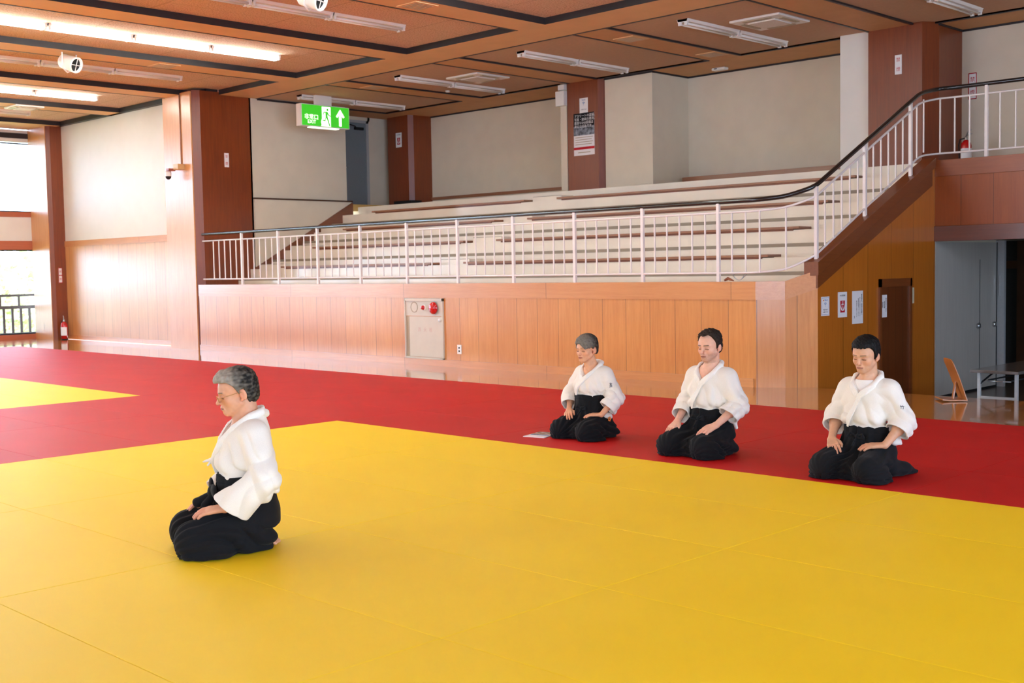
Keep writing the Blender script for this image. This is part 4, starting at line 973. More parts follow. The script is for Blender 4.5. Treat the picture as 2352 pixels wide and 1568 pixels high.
def cloth_mat(name, c, weave, bstr, rough=0.85, sheen=0.3):
    if name in MATS: return MATS[name]
    n = NT(name); f = n.noise(n.co, weave, 2); d = tuple(v*0.9 for v in c[:3])+(1,)
    n.color(n.ramp(f, [(0.3, d), (0.7, c)])); n.set(rough, 0.25, sheen=sheen); n.bump(f, bstr, 0.002)
    MATS[name] = n.m; return n.m
def lin(r, g, b): return np.array(srgb(r, g, b)[:3], np.float32)
def sstep(a, b, x): t = np.clip((x-a)/(b-a), 0, 1); return t*t*(3-2*t)

def head_sdf(q, p):
    """q: head space, origin between the ears, face towards -y"""
    x = np.abs(q[:, 0]); qm = q.copy(); qm[:, 0] = x
    w_ = p.get('hw', 1.0)
    d = ell(q, (0, 0.014, 0.034), (0.076*w_, 0.094, 0.084))
    d = smin(d, ell(q, (0, -0.030, 0.025), (0.064*w_, 0.058, 0.060)), 0.03)
    d = smin(d, ell(q, (0, -0.030, -0.040), (0.058*w_, 0.058, 0.060)), 0.03)
    d = smin(d, cap(qm, (0.054*w_, 0.0, -0.052), (0.012, -0.066, -0.088), 0.014, 0.019), 0.025)
    d = smin(d, sph(q, (0, -0.069, -0.088), 0.020), 0.018)
    d = smin(d, sph(qm, (0.042*w_, -0.054, -0.028), 0.021), 0.02)
    d = smin(d, cap(qm, (0.010, -0.084, 0.017), (0.045, -0.070, 0.018), 0.009, 0.007), 0.014)
    d = smax(d, -ell(qm, (0.031, -0.097, -0.001), (0.017, 0.015, 0.0125)), 0.012)
    d = smin(d, ell(qm, (0.031, -0.0735, -0.003), (0.0155, 0.0125, 0.0115)), 0.003)
    if p.get('lids', 1): d = smax(d, -cap(qm, (0.019, -0.0885, -0.0085), (0.042, -0.083, -0.0085), 0.0016, 0.0016), 0.002)
    nl = p.get('nose', 1.0)
    d = smin(d, cap(q, (0, -0.083, 0.006), (0, -0.083-0.024*nl, -0.031), 0.0070, 0.0095), 0.010)
    d = smin(d, sph(q, (0, -0.084-0.023*nl, -0.033), 0.0098), 0.005)
    d = smin(d, ell(qm, (0.0125, -0.092, -0.036), (0.0075, 0.010, 0.0068)), 0.005)
    d = smax(d, -ell(qm, (0.0062, -0.098-0.008*nl, -0.0425), (0.0036, 0.005, 0.003)), 0.003)
    d = smin(d, ell(q, (0, -0.086, -0.060), (0.026, 0.012, 0.016)), 0.012)
    d = smin(d, ell(q, (0, -0.0945, -0.0585), (0.019, 0.0062, 0.0044)), 0.004)
    d = smin(d, ell(q, (0, -0.0925, -0.0675), (0.017, 0.0068, 0.0052)), 0.004)
    d = smax(d, -cap(qm, (0, -0.1015, -0.0630), (0.024, -0.0890, -0.0640), 0.0014, 0.0014), 0.0025)
    if p.get('age', 0):  # folds beside the mouth
        d = smax(d, -cap(qm, (0.017, -0.094, -0.040), (0.031, -0.080, -0.068), 0.002, 0.0025), 0.006)
    E = rotm(-0.30, 0.12, 0.0)
    e = ell(qm, (0.0775*w_, 0.020, -0.008), (0.008, 0.0185, 0.031), E)
    e = smin(e, sph(qm, (0.074*w_, 0.008, -0.036), 0.0075), 0.008)
    e = smax(e, -ell(qm, (0.087*w_, 0.014, -0.006), (0.006, 0.0105, 0.018), E), 0.004)
    e = smin(e, cap(qm, (0.080*w_, 0.016, -0.002), (0.080*w_, 0.019, 0.010), 0.0028, 0.0024), 0.003)
    d = smin(d, e, 0.006)
    return d
def hand_sdf(P, W, D, N, side, curl=(8, 22, 38), spread=1.0):
    """W wrist, D towards the fingertips, N back of the hand; side = +1 when the thumb lies on the N x D side"""
    D = Vector(D).normalized(); N = Vector(N); N = (N-D*N.dot(D)).normalized(); T_ = N.cross(D)*side; W = Vector(W)
    offs = (0.028, 0.0095, -0.009, -0.0265); L = (0.073, 0.081, 0.075, 0.059); kl = (0.086, 0.089, 0.085, 0.077)
    d = None
    for i in range(4):
        K = W+D*kl[i]+T_*offs[i]*1.05; a = W+D*0.005+T_*offs[i]*0.6
        e = cap(P, a, K, 0.0135, 0.0108); d = e if d is None else smin(d, e, 0.014)
    f_ = None
    for i in range(4):
        K = W+D*kl[i]+T_*offs[i]*1.05; pts = [K-D*0.01]; dirv = (D+T_*offs[i]*3.2*spread).normalized(); ps = K
        rs = [0.0098]
        for j, (fr_, an) in enumerate(zip((0.42, 0.32, 0.26), curl)):
            r = math.radians(an); v = dirv*math.cos(r)-N*math.sin(r); ps = ps+v*L[i]*fr_; pts.append(ps); rs.append((0.0094, 0.0086, 0.0072)[j]*(1 if i < 3 else 0.9))
        e = chain(P, pts, rs, 0.003); f_ = e if f_ is None else smin(f_, e, 0.0015)
    d = smin(d, f_, 0.005)
    th = [W+D*0.012+T_*0.020-N*0.004, W+D*0.050+T_*0.045-N*0.008, W+D*0.078+T_*0.052-N*0.014, W+D*0.100+T_*0.050-N*0.018]
    return smin(d, chain(P, th, (0.015, 0.0125, 0.0102, 0.0082), 0.004), 0.008)

BASE = dict(hc=(0, -0.060, 0.790), wz=0.385, head=(0.0, 0.10, 0.0), sh=0.165, shz=0.585, knee=(0.152, -0.262, 0.088), cuff=0.72,
            L=dict(el=(0.262, 0.045, 0.375), wr=(0.185, -0.135, 0.238), D=(-0.25, -0.9, -0.22), N=(0.15, -0.2, 1)),
            R=dict(el=(-0.262, 0.045, 0.375), wr=(-0.185, -0.135, 0.238), D=(0.25, -0.9, -0.22), N=(-0.15, -0.2, 1)))
def person(name_label, loc, rz, scale, p, h=0.0028):
    q_ = dict(BASE); q_.update(p); p = q_
    R = rotm(*p['head']); hc = A_(*p['hc']); hs = p.get('hs', 1.0)
    root = thing('person', name_label, 'person', loc, rz=rz); root.scale = (scale,)*3
    hz = lambda P: ((P-hc)@R)/hs
    H2B = lambda v: Vector(tuple(hc+R@(A_(*v)*hs)))
    kx, ky, kz = p['knee']; sx, sz = p['sh'], p['shz']; nb = A_(0, 0.03, sz+0.035)
    SK = p.get('skin', (214, 160, 124)); wz = p['wz']
    def body(P):
        hd = head_sdf(hz(P), p)*hs
        nk = cap(P, tuple(hc+R@A_(0, 0.030, -0.060)*hs), (0, 0.032, sz+0.02), 0.052*p.get('nk', 1), 0.058*p.get('nk', 1))
        throat = cap(P, tuple(hc+R@A_(0, -0.020, -0.085)*hs), (0, -0.02, sz+0.0), 0.026, 0.032)
        d = smin(hd, smin(nk, throat, 0.03), 0.018)
        t = smin(ell(P, (0, 0.015, 0.49), (0.145, 0.095, 0.16)), ell(P, (0, 0.02, 0.24), (0.14, 0.11, 0.15)), 0.08)
        t = smin(t, cap(P, (-sx+0.03, 0.03, sz), (sx-0.03, 0.03, sz), 0.045), 0.05); d = smin(d, t, 0.035)
        for s, a in ((1, p['L']), (-1, p['R'])):
            S0 = (s*(sx-0.005), 0.03, sz-0.005); el, wr = a['el'], a['wr']
            arm = smin(cap(P, S0, el, 0.046, 0.036), cap(P, el, wr, 0.038*p.get('am', 1), 0.0235), 0.02)
            arm = smin(arm, ell(P, tuple(0.7*np.array(el)+0.3*np.array(wr)), (0.04, 0.04, 0.04)), 0.02)
            hn = hand_sdf(P, wr, a['D'], a['N'], -s, a.get('curl', (8, 22, 38)), a.get('sp', 1.0))
            arm = smin(arm, hn, 0.012); d = smin(d, arm, 0.02)
            d = smin(d, cap(P, (s*0.09, 0.01, 0.165), (s*kx*0.95, ky+0.04, kz), 0.065, 0.040), 0.03)
            d = smin(d, cap(P, (s*kx*0.9, ky+0.05, 0.075), (s*0.085, 0.05, 0.055), 0.035, 0.030), 0.02)
            ft = smin(ell(P, (s*0.07, 0.055, 0.044), (0.030, 0.040, 0.030)), cap(P, (s*0.070, 0.05, 0.042), (s*0.055, 0.115, 0.030), 0.028, 0.021), 0.02)
            for j in range(5): ft = smin(ft, cap(P, (s*(0.035+0.0125*j), 0.115, 0.026), (s*(0.032+0.0135*j), 0.152-0.006*j, 0.017), 0.0095 if j else 0.012, 0.008 if j else 0.011), 0.004)
            d = smin(d, ft, 0.02)
        return np.maximum(d, 0.004-P[:, 2])
    V, Q = nets(body, (-0.40, -0.50, -0.01), (0.40, 0.30, p['hc'][2]+0.16), h)
    # skin colouring
    n = len(V); c = np.tile(lin(*SK), (n, 1)); v = hz(V); ax = np.abs(v[:, 0])
    c *= (1+0.05*wob(V, 60)+0.04*wob(V, 170, 2))[:, None]
    def mixc(mask, col):
        nonlocal c; mk = np.clip(mask, 0, 1)[:, None]; c = c*(1-mk)+col*mk
    front = sstep(-0.035, -0.055, v[:, 1]); inh = (np.abs(v[:, 2]) < 0.14)*(np.sqrt((v**2).sum(1)) < 0.16)
    g = lambda cx, cz, rx, rz_: np.exp(-((ax-cx)/rx)**2-((v[:, 2]-cz)/rz_)**2)*front*inh
    rosy = lin(min(255, SK[0]+4), SK[1]-28, SK[2]-26); dark = lin(SK[0]-70, SK[1]-78, SK[2]-70)
    mixc(0.3*g(0.040, -0.030, 0.022, 0.022), rosy); mixc(0.4*g(0, -0.034, 0.012, 0.010), rosy); mixc(0.35*g(0.031, -0.004, 0.018, 0.014), dark)
    mixc(0.5*np.exp(-((ax-0.078)/0.012)**2-((v[:, 1]-0.015)/0.03)**2)*inh, rosy)
    lip = lin(*p.get('lip', (178, 104, 92)))
    mixc(0.85*sstep(1.15, 0.8, (ax/0.0235)**2+((v[:, 2]+0.0630)/0.0088)**2)*front*inh*(v[:, 1] < -0.075), lip)
    mixc(0.8*sstep(0.0030, 0.0012, np.abs(v[:, 2]+0.0635+0.002*(ax/0.024)**2))*(ax < 0.0235)*front*inh*(v[:, 1] < -0.075), lin(130, 72, 62))
    br = lin(*p.get('brow', (52, 40, 34))); zb = 0.0205+0.02*(ax-0.012)-2.4*(ax-0.032)**2*(ax > 0.032)-p.get('browlow', 0)
    mixc(p.get('browk', 0.9)*sstep(0.0052, 0.0026, np.abs(v[:, 2]-zb))*sstep(0.009, 0.014, ax)*sstep(0.054, 0.046, ax)*front*inh, br)
    zl = -0.0085-0.10*(ax-0.031)-14*(ax-0.031)**2*0.25
    mixc(0.95*sstep(0.0030, 0.0013, np.abs(v[:, 2]-zl))*sstep(0.014, 0.018, ax)*sstep(0.048, 0.044, ax)*front*inh, lin(46, 28, 24))
    mixc(0.35*sstep(0.0026, 0.001, np.abs(v[:, 2]-zl-0.0125))*sstep(0.016, 0.020, ax)*sstep(0.046, 0.042, ax)*front*inh, dark)
    mixc(0.8*sstep(1.4, 0.6, ((ax-0.0062)/0.004)**2+((v[:, 2]+0.0425)/0.003)**2)*(v[:, 1] < -0.085), lin(70, 34, 30))
    if p.get('stubble'):
        jaw = sstep(-0.036, -0.060, v[:, 2])*sstep(0.03, -0.01, v[:, 1])*inh*(v[:, 2] > -0.125); mixc(p['stubble']*jaw*(0.8+0.2*wob(V, 300)), lin(118, 90, 74))
    if p.get('scalp'): mixc(0.6*sstep(0.05, 0.07, v[:, 2])*inh*sstep(-0.06, -0.03, v[:, 1]), lin(*p['scalp']))
    # knuckles and fingertips rosier
    for s, a in ((1, p['L']), (-1, p['R'])):
        W = np.array(a['wr'], np.float32); D = np.array(Vector(a['D']).normalized(), np.float32); u = (V-W)@D; near = (np.sqrt(((V-W)**2).sum(1)) < 0.2)*(V[:, 2] > 0.1)*(V[:, 0]*s > 0.0)
        mixc(0.35*near*sstep(0.06, 0.16, u), rosy)
    mesh_obj('body', V, Q, col_mat('skin', 0.5, 0.4, 0.12, bumpf=220, bstr=0.06), root, c)
    # ---- jacket
    pdz = p.get('pad', 0.0)
    def torso(P):
        d = ell(P, (0, 0.012, 0.495), (0.172+pdz, 0.122+pdz, 0.160))
        d = smin(d, cap(P, (-sx+0.03, 0.035, sz-0.012), (sx-0.03, 0.035, sz-0.012), 0.062), 0.05)
        d = smin(d, ell(P, (0, -0.006, wz+0.055), (0.166+pdz, 0.132+pdz, 0.075)), 0.05)
        d = smin(d, ell(P, (0, 0.0, wz-0.02), (0.148+pdz, 0.122+pdz, 0.07)), 0.03)
        d = smin(d, cap(P, (0, 0.036, sz), (0, 0.042, sz+0.078), 0.082, 0.070), 0.035)
        return d
    vz = p.get('vz', 0.535)
    def sleeves(P):
        d = None
        for s, a in ((1, p['L']), (-1, p['R'])):
            el, wr = np.array(a['el']), np.array(a['wr']); ct = a.get('cuff', p['cuff']); cf = el+(wr-el)*ct; S0 = (s*(sx-0.012), 0.032, sz-0.028)
            ax_ = (wr-el)/np.linalg.norm(wr-el); rc = a.get('rc', 0.068); drop = np.array((0, 0, -a.get('drop', 0.018)))
            o1 = smin(cap(P, S0, tuple(el), 0.075, 0.066), cap(P, tuple(el), tuple(cf+ax_*0.02), 0.070, rc), 0.035)
            o1 = smin(o1, cap(P, tuple(el+drop), tuple(cf+ax_*0.02+drop*2.2), 0.055, rc*0.8), 0.03)
            t = (P-A_(*el))@A_(*ax_); u = (P-A_(*S0))@A_(*((el-np.array(S0))/np.linalg.norm(el-np.array(S0))))
            fold = 0.0080*(1-2*np.abs(np.sin(t*42+2.6*wob(P, 12, s+p.get('seed', 0)))))*np.exp(-((t-0.01)/0.07)**2)+0.0055*(1-2*np.abs(np.sin(u*24+P[:, 1]*16+2.4*wob(P, 9, 2*s+p.get('seed', 0)))))*sstep(0.02, 0.12, u)
            o1 = o1+fold+0.003*wob(P, 34, s)
            cutp = t-(np.linalg.norm(cf-el))-a.get('slant', 0.0)*(P[:, 2]-cf[2])
            inner = fold+smin(cap(P, tuple(el), tuple(cf+ax_*0.06), 0.060, rc-0.009), cap(P, tuple(el+drop), tuple(cf+ax_*0.06+drop*2.2), 0.045, rc*0.8-0.009), 0.03)
            o1 = smax(o1, cutp, 0.004); o1 = smax(o1, -np.maximum(inner, -(t-np.linalg.norm(cf-el)*0.25)), 0.003)
            d = o1 if d is None else np.minimum(d, o1)
        return d
    def wedge(P):
        zc = np.clip(P[:, 2]-vz, 0, 1); w1 = np.minimum(0.95*zc, 0.070+0.1*zc)
        return np.maximum(np.maximum(np.abs(P[:, 0]-p.get('vx', 0.0)*1.0)-w1, vz-P[:, 2]), P[:, 1]-0.05)*0.8
    nape = lambda P: cap(P, (0, 0.034, sz), (0, 0.036, sz+0.15), 0.068, 0.066)
    def jacket(P):
        t = torso(P)
        x, y, z = P.T
        f = 0.008*(1-2*np.abs(np.sin((np.abs(x)*0.9+z*0.55)*30+2.4*wob(P, 9, 1+p.get('seed', 0)))))*sstep(0.06, 0.13, np.abs(x))*sstep(0.60, 0.50, z)
        f = f+0.0070*(1-2*np.abs(np.sin((x*0.8+0.5*z)*30+2.5*wob(P, 10, 3))))*sstep(0.54, 0.45, z)*sstep(wz, wz+0.03, z)+0.0030*wob(P, 30, 4)
        t = t+f; t = smax(t, wz-0.033-z, 0.01)
        t = smax(t, -nape(P), 0.006); t = smax(t, -wedge(P), 0.006)
        return smin(t, sleeves(P), 0.022)
    V, Q = nets(jacket, (-0.42, -0.30, 0.12), (0.42, 0.24, sz+0.16), 0.0042)
    gi = cloth_mat('jacket_cotton', srgb(238, 232, 222), 420, 0.25, 0.9, 0.2)
    J = mesh_obj('jacket', V, Q, gi, root)
    # ---- lapel: a doubled band from the nape down to the belt, left side over right
    def lapel(P):
        b = torso(P); shell = np.abs(b-0.006)-p.get('lth', 0.0085)
        pts = lambda s: [(0, 0.112, sz+0.066), (s*0.056, 0.082, sz+0.078), (s*0.088, 0.025, sz+0.062), (s*0.072, -0.055, sz+0.005), (s*0.012, -0.125, vz-0.020), (-s*0.055, -0.145, wz+0.06), (-s*0.090, -0.13, wz-0.03)]
        dl = chain(P, pts(1), [0.021]*7); dr = chain(P, pts(-1)[:5], [0.021]*5)
        d1 = np.maximum(shell-0.0035, dl); d2 = np.maximum(shell, dr)
        d = np.minimum(d1, d2); groove = 0.0006*np.sin(dl*420)
        return smax(np.maximum(d+groove, wz-0.006-P[:, 2]), -nape(P)-0.004, 0.003)
    V, Q = nets(lapel, (-0.16, -0.22, 0.28), (0.16, 0.16, sz+0.15), 0.0030)
    mesh_obj('lapel', V, Q, cloth_mat('lapel_cotton', srgb(242, 238, 230), 300, 0.15, 0.85, 0.2), root)
    if p.get('undershirt'):
        V, Q = nets(lambda P: np.maximum(np.maximum(smin(ell(P, (0, 0.013, 0.49), (0.150, 0.103, 0.163)), cap(P, (0, 0.0, sz), (0, -0.01, sz+0.03), 0.062, 0.056), 0.03), -(cap(P, (0, 0.0, sz+0.01), (0, -0.01, sz+0.1), 0.053))), np.abs(P[:, 2]-0.57)-0.06), (-0.1, -0.14, 0.50), (0.1, 0.02, 0.66), 0.0035)
        mesh_obj('undershirt', V, Q, cloth_mat('undershirt_cotton', srgb(*p['undershirt']), 300, 0.1), root)
    # ---- hakama
    tl = p.get('tails', [])
    def hakama(P):
        x, y, z = P.T; axx = np.abs(x); Pm = P.copy(); Pm[:, 0] = axx
        th = cap(Pm, (0.098, 0.0, 0.132), (kx, ky, kz), 0.102, 0.088)
        th = smin(th, ell(Pm, (kx+0.006, ky+0.05, 0.058), (0.104, 0.118, 0.072)), 0.035)
        th = smin(th, ell(Pm, (kx+0.010, ky+0.06, 0.012), (0.112, 0.118, 0.028)), 0.02)
        d = smin(th, cap(P, (0, 0.0, 0.13), (0, ky+0.06, 0.060), 0.10, 0.070), 0.04)
        d = smin(d, cap(Pm, (0.135, -0.10, 0.070), (0.115, 0.055, 0.055), 0.078, 0.060), 0.04)
        w_ = np.sqrt((x/(0.164+pdz))**2+((y-0.004)/(0.137+pdz))**2)
        band = np.maximum((w_-1)*0.135-0.02*sstep(0.30, 0.18, z), np.maximum(z-(wz+0.002*wob(P, 25)+0.10*np.clip(y, 0, 1)), 0.12-z))
        d = smin(d, band, 0.035)
        d = smin(d, ell(P, (0, 0.028, 0.19), (0.150, 0.080, 0.11)), 0.04)
        for a, b, ra, rb in tl: d = smin(d, cap(P, a, b, ra, rb), 0.03)
        # pleats run from the waist to the knees; crumpled cloth round knees and hem
        lat = np.arctan2(x-np.sign(x)*kx*0.8, z-0.02)
        pl = np.abs(((lat*3.2+1.2*wob(P, 7, p.get('seed', 0))) % 1.0)-0.5)*2
        d = d-0.011*(pl-0.5)*sstep(0.0, -0.09, y)*sstep(ky-0.13, ky-0.02, y)
        fo = 1-2*np.abs(np.sin((z*0.9+0.30*y+0.12*x)*34+2.6*wob(P, 9, 2+p.get('seed', 0))))
        d = d+0.0115*fo*sstep(0.17, 0.09, z)*sstep(0.02, 0.09, axx)*sstep(ky-0.02, ky+0.10, y)
        fo2 = 1-2*np.abs(np.sin(np.arctan2(y-ky+0.02, axx-kx)*3.5+2.2*wob(P, 11, 7+p.get('seed', 0))))
        d = d+0.0045*fo2*sstep(0.07, 0.01, z)
        d = d+0.0045*np.sin(x*75+3*wob(P, 10, 5))*sstep(wz-0.03, 0.25, z)*sstep(0.14, 0.2, z)*(y < 0.02)+0.0055*wob(P, 22, p.get('seed', 0))*sstep(0.30, 0.22, z)
        gr = np.abs(z-wz+0.04)
        d = d+0.0035*np.exp(-(gr/0.003)**2)
        return np.maximum(d, 0.003-z)
    xs_ = [abs(v) for a, b, ra, rb in tl for v in (a[0], b[0])]+[0.3]; yb = max([max(a[1], b[1])+max(ra, rb) for a, b, ra, rb in tl]+[0.2])
    V, Q = nets(hakama, (-max(xs_)-0.1, ky-0.16, -0.01), (max(xs_)+0.1, yb+0.05, 0.45), 0.0048)
    mesh_obj('hakama', V, Q, cloth_mat('hakama_cloth', srgb(*p.get('hak', (17, 17, 20))), 350, 0.25, 0.9, 0.03), root)
    # ---- belt ties and knot
    if p.get('knot') == 'bow':
        kn = lambda P: np.minimum(np.minimum(ell(P, (0.0, -0.158, 0.285), (0.036, 0.026, 0.036)), ell(P, (0.060, -0.160, 0.300), (0.050, 0.015, 0.030), rotm(0, 0, 0.35))),
                                  np.minimum(ell(P, (-0.062, -0.160, 0.315), (0.052, 0.012, 0.034), rotm(0, 0, -0.45)), np.minimum(cap(P, (-0.01, -0.16, 0.27), (-0.025, -0.23, 0.235), 0.022, 0.026), cap(P, (0.01, -0.155, 0.27), (0.02, -0.20, 0.225), 0.018, 0.022))))+0.003*wob(P, 60)
    else:
        kn = lambda P: np.minimum(np.minimum(sph(P, (0.01, -0.142, 0.270), 0.017), chain(P, [(0.01, -0.145, 0.27), (0.045, -0.15, 0.285), (0.06, -0.15, 0.262), (0.02, -0.148, 0.262)], [0.006, 0.008, 0.008, 0.006])),
                                  np.minimum(chain(P, [(0.01, -0.145, 0.27), (-0.035, -0.15, 0.29), (-0.055, -0.15, 0.268), (-0.01, -0.148, 0.258)], [0.006, 0.008, 0.008, 0.006]), chain(P, [(0.01, -0.145, 0.265), (0.0, -0.165, 0.235), (0.005, -0.20, 0.215)], [0.008, 0.007, 0.006])))+0.002*wob(P, 60)
    V, Q = nets(kn, (-0.13, -0.28, 0.18), (0.13, -0.10, 0.36), 0.003)
    mesh_obj('belt_knot', V, Q, MATS['hakama_cloth'] if False else cloth_mat('tie_cloth', srgb(19, 19, 23), 300, 0.25, 0.9, 0.03), root)
    # ---- hair
    hp = p['hair']
    def hairf(P):
        q = hz(P); x, y, z = q.T; axx = np.abs(x); w2 = p.get('hw', 1.0)
        th = hp.get('th', 0.012)+hp.get('top', 0.0)*sstep(0.05, 0.11, z)+hp.get('quiff', 0.0)*sstep(-0.02, -0.07, y)*sstep(0.05, 0.09, z)
        c_ = smin(ell(q, (0, 0.014, 0.034), (0.076*w2, 0.094, 0.084)), ell(q, (0, -0.026, 0.028), (0.066*w2, 0.058, 0.060)), 0.03)-th
        c_ = smin(c_, ell(q, (0, 0.055, -0.015), (0.062*w2, 0.052, 0.055))-th*0.6, 0.02)
        az = np.arctan2(x, -(y-0.01)); st = hp.get('st', 0.0016)
        c_ = c_+st*0.5*np.sin(az*34+9*wob(q, 30, 1)+z*60)+st*1.2*wob(q, hp.get('cf', 120), 3)+st*0.8*wob(q, 260, 1)
        # hairline height as a function of the distance behind the face
        yy = [-0.12, -0.075, -0.045, hp.get('ty', -0.030), hp.get('sy', -0.006), 0.006, 0.030, 0.045, 0.075, 0.12]
        zz_ = [hp['f'], hp['f'], hp.get('t0', hp['f']), hp.get('t', 0.035), hp.get('sb', -0.012), hp.get('sb', -0.012)+0.022, 0.022, hp.get('nape', -0.055), hp.get('nape', -0.055)-0.008, hp.get('nape', -0.055)-0.01]
        line = np.interp(y, yy, zz_)
        line = line+hp.get('part', 0.0)*np.exp(-((x-0.03)/0.03)**2)*(y < -0.03)+0.003*wob(q, 90)+hp.get('jag', 0)*np.sin(x*260)*(y < -0.04)
        line = line-hp.get('peak', 0)*np.exp(-(x/0.022)**2)*(y < -0.03)
        d = smax(c_, (line-z)*0.75, 0.007)
        for a, b, ra, rb, fl in hp.get('locks', []):
            d = smin(d, cap(q*A_(1, 1, 1), a, b, ra, rb)+st*np.sin(q[:, 1]*400+q[:, 0]*300), 0.012)
        return d*hs
    V, Q = nets(hairf, tuple(hc-0.16), tuple(hc+0.16), 0.0026)
    v = hz(V); gy = np.clip(hp.get('gray', 0)*(0.12+1.15*sstep(0.05, -0.07, v[:, 1]))+hp.get('gray', 0)*(0.22*wob(v*A_(1, 0.3, 1), 260, 2)+0.22*wob(v, 150, 5)), 0, 1)[:, None]
    c = lin(*hp['c'])*(1-gy)+lin(*hp.get('c2', (170, 165, 158)))*gy
    mesh_obj('hair', V, Q, col_mat('hair_strands', 0.6, 0.2, bumpf=600, bstr=0.5), root, c)
    for fn in p.get('extra', []): fn(root, H2B, p)
    return root

def glasses(root, H2B, p):
    m_ = plain('gold_wire', srgb(176, 142, 84), 0.3, 0.5, 0.8); g = MB()
    T = lambda x, y, z: H2B((x, y, z))
    for s in (-1, 1):
        g.tube([T(s*0.034+0.0225*math.cos(a)*1.0, -0.1045+0.10*abs(0.0225*math.cos(a)*s+0.0)+0.0, -0.012+0.0165*math.sin(a)) for a in [i*math.pi/12 for i in range(24)]], 0.0009, 6, closed=True)
        g.tube([T(s*0.0565, -0.100, -0.004), T(s*0.074, -0.085, 0.000), T(s*0.0835, 0.0, 0.006), T(s*0.082, 0.022, 0.002)], 0.0011, 6)
    g.tube([T(-0.0115, -0.105, -0.008), T(0, -0.108, -0.005), T(0.0115, -0.105, -0.008)], 0.001, 6)
    o = g.build('glasses', m_, root); l = MB()
    for s in (-1, 1):
        n = 24; c_ = len(l.v); l.add([T(s*0.034+0.0215*math.cos(2*math.pi*i/n), -0.1040, -0.012+0.0157*math.sin(2*math.pi*i/n)) for i in range(n)], [tuple(range(n))])
    lm = bpy.data.materials.new('tinted_lens'); lm.use_nodes = True; t = lm.node_tree; t.nodes.remove(t.nodes['Principled BSDF'])
    tr = t.nodes.new('ShaderNodeBsdfTransparent'); tr.inputs[0].default_value = srgb(232, 212, 160); gl = t.nodes.new('ShaderNodeBsdfGlossy'); gl.inputs['Roughness'].default_value = 0.03; mx = t.nodes.new('ShaderNodeMixShader'); mx.inputs[0].default_value = 0.10
    t.links.new(tr.outputs[0], mx.inputs[1]); t.links.new(gl.outputs[0], mx.inputs[2]); t.links.new(mx.outputs[0], t.nodes['Material Output'].inputs[0])
    l.build('lens', lm, o)
def white_tie(root, H2B, p):
    V, Q = nets(lambda P: np.minimum(ell(P, (-0.098, -0.140, 0.435), (0.016, 0.018, 0.013)), np.minimum(cap(P, (-0.098, -0.145, 0.435), (-0.115, -0.190, 0.422), 0.010, 0.005), cap(P, (-0.098, -0.145, 0.43), (-0.105, -0.168, 0.405), 0.009, 0.005)))+0.002*wob(P, 80), (-0.15, -0.22, 0.37), (-0.05, -0.10, 0.48), 0.0025)
    mesh_obj('jacket_tie', V, Q, MATS['lapel_cotton'], root)
def slit(c, a, b, r=0.022, col=(232, 230, 232)):
    def f(root, H2B, p):
        V, Q = nets(lambda P: smin(cap(P, a, b, r, r*0.7), ell(P, c, (0.03, 0.05, 0.03)), 0.02), tuple(np.minimum(np.minimum(a, b), c)-0.07), tuple(np.maximum(np.maximum(a, b), c)+0.07), 0.004)
        mesh_obj('jacket_tail', V, Q, MATS['jacket_cotton'], root)
    return f
def emblem(root, H2B, p):
    g = MB(); c = Vector((0.222, -0.02, 0.175))
    for k in range(5):
        a = k*2*math.pi/5; q = c+Vector((0.002, 0.014*math.cos(a), 0.014*math.sin(a)))
        g.lathe([(0.0, 0.004), (0.008, 0.002), (0.009, 0)], q, 10, 'x')
    g.build('flower_emblem', plain('orange_thread', srgb(226, 122, 40), 0.6), root, label='orange flower emblem on the hip')
def sleeve_text(body, c, right, up, size):
    def f(root, H2B, p):
        o0 = tuple(root['_o']); root['_o'] = (0, 0, 0)
        text('name_embroidery', body, size, plain('navy_thread', srgb(28, 30, 60), 0.7), root, c, right, up, 0.0015); root['_o'] = o0
    return f
def fix_origin(f):
    """run a part builder with the person's own frame as origin"""
    def g(root, H2B, p):
        o0 = tuple(root['_o']); root['_o'] = (0, 0, 0); f(root, H2B, p); root['_o'] = o0
    return g
glasses_, emblem_ = fix_origin(glasses), fix_origin(emblem)
K = 1/S
def knee_root(px, py, rz, scale, kx=0.152, ky=-0.285):
    """stand the person so that the near knee meets the mat where the photo shows it"""
    ky, kx = ky, kx
    d = _r*((px-1176)/2720)-_u*((py-784)/2720)+_f; t = (0.02-EYE)/d.z; g = Vector((0, 0, EYE))+d*t
    off = Matrix.Rotation(rz, 3, 'Z')@Vector((kx, ky-0.02, 0))*scale*K
    return (g.x-off.x, g.y-off.y, 0.0205)
RZT = -math.radians(25)
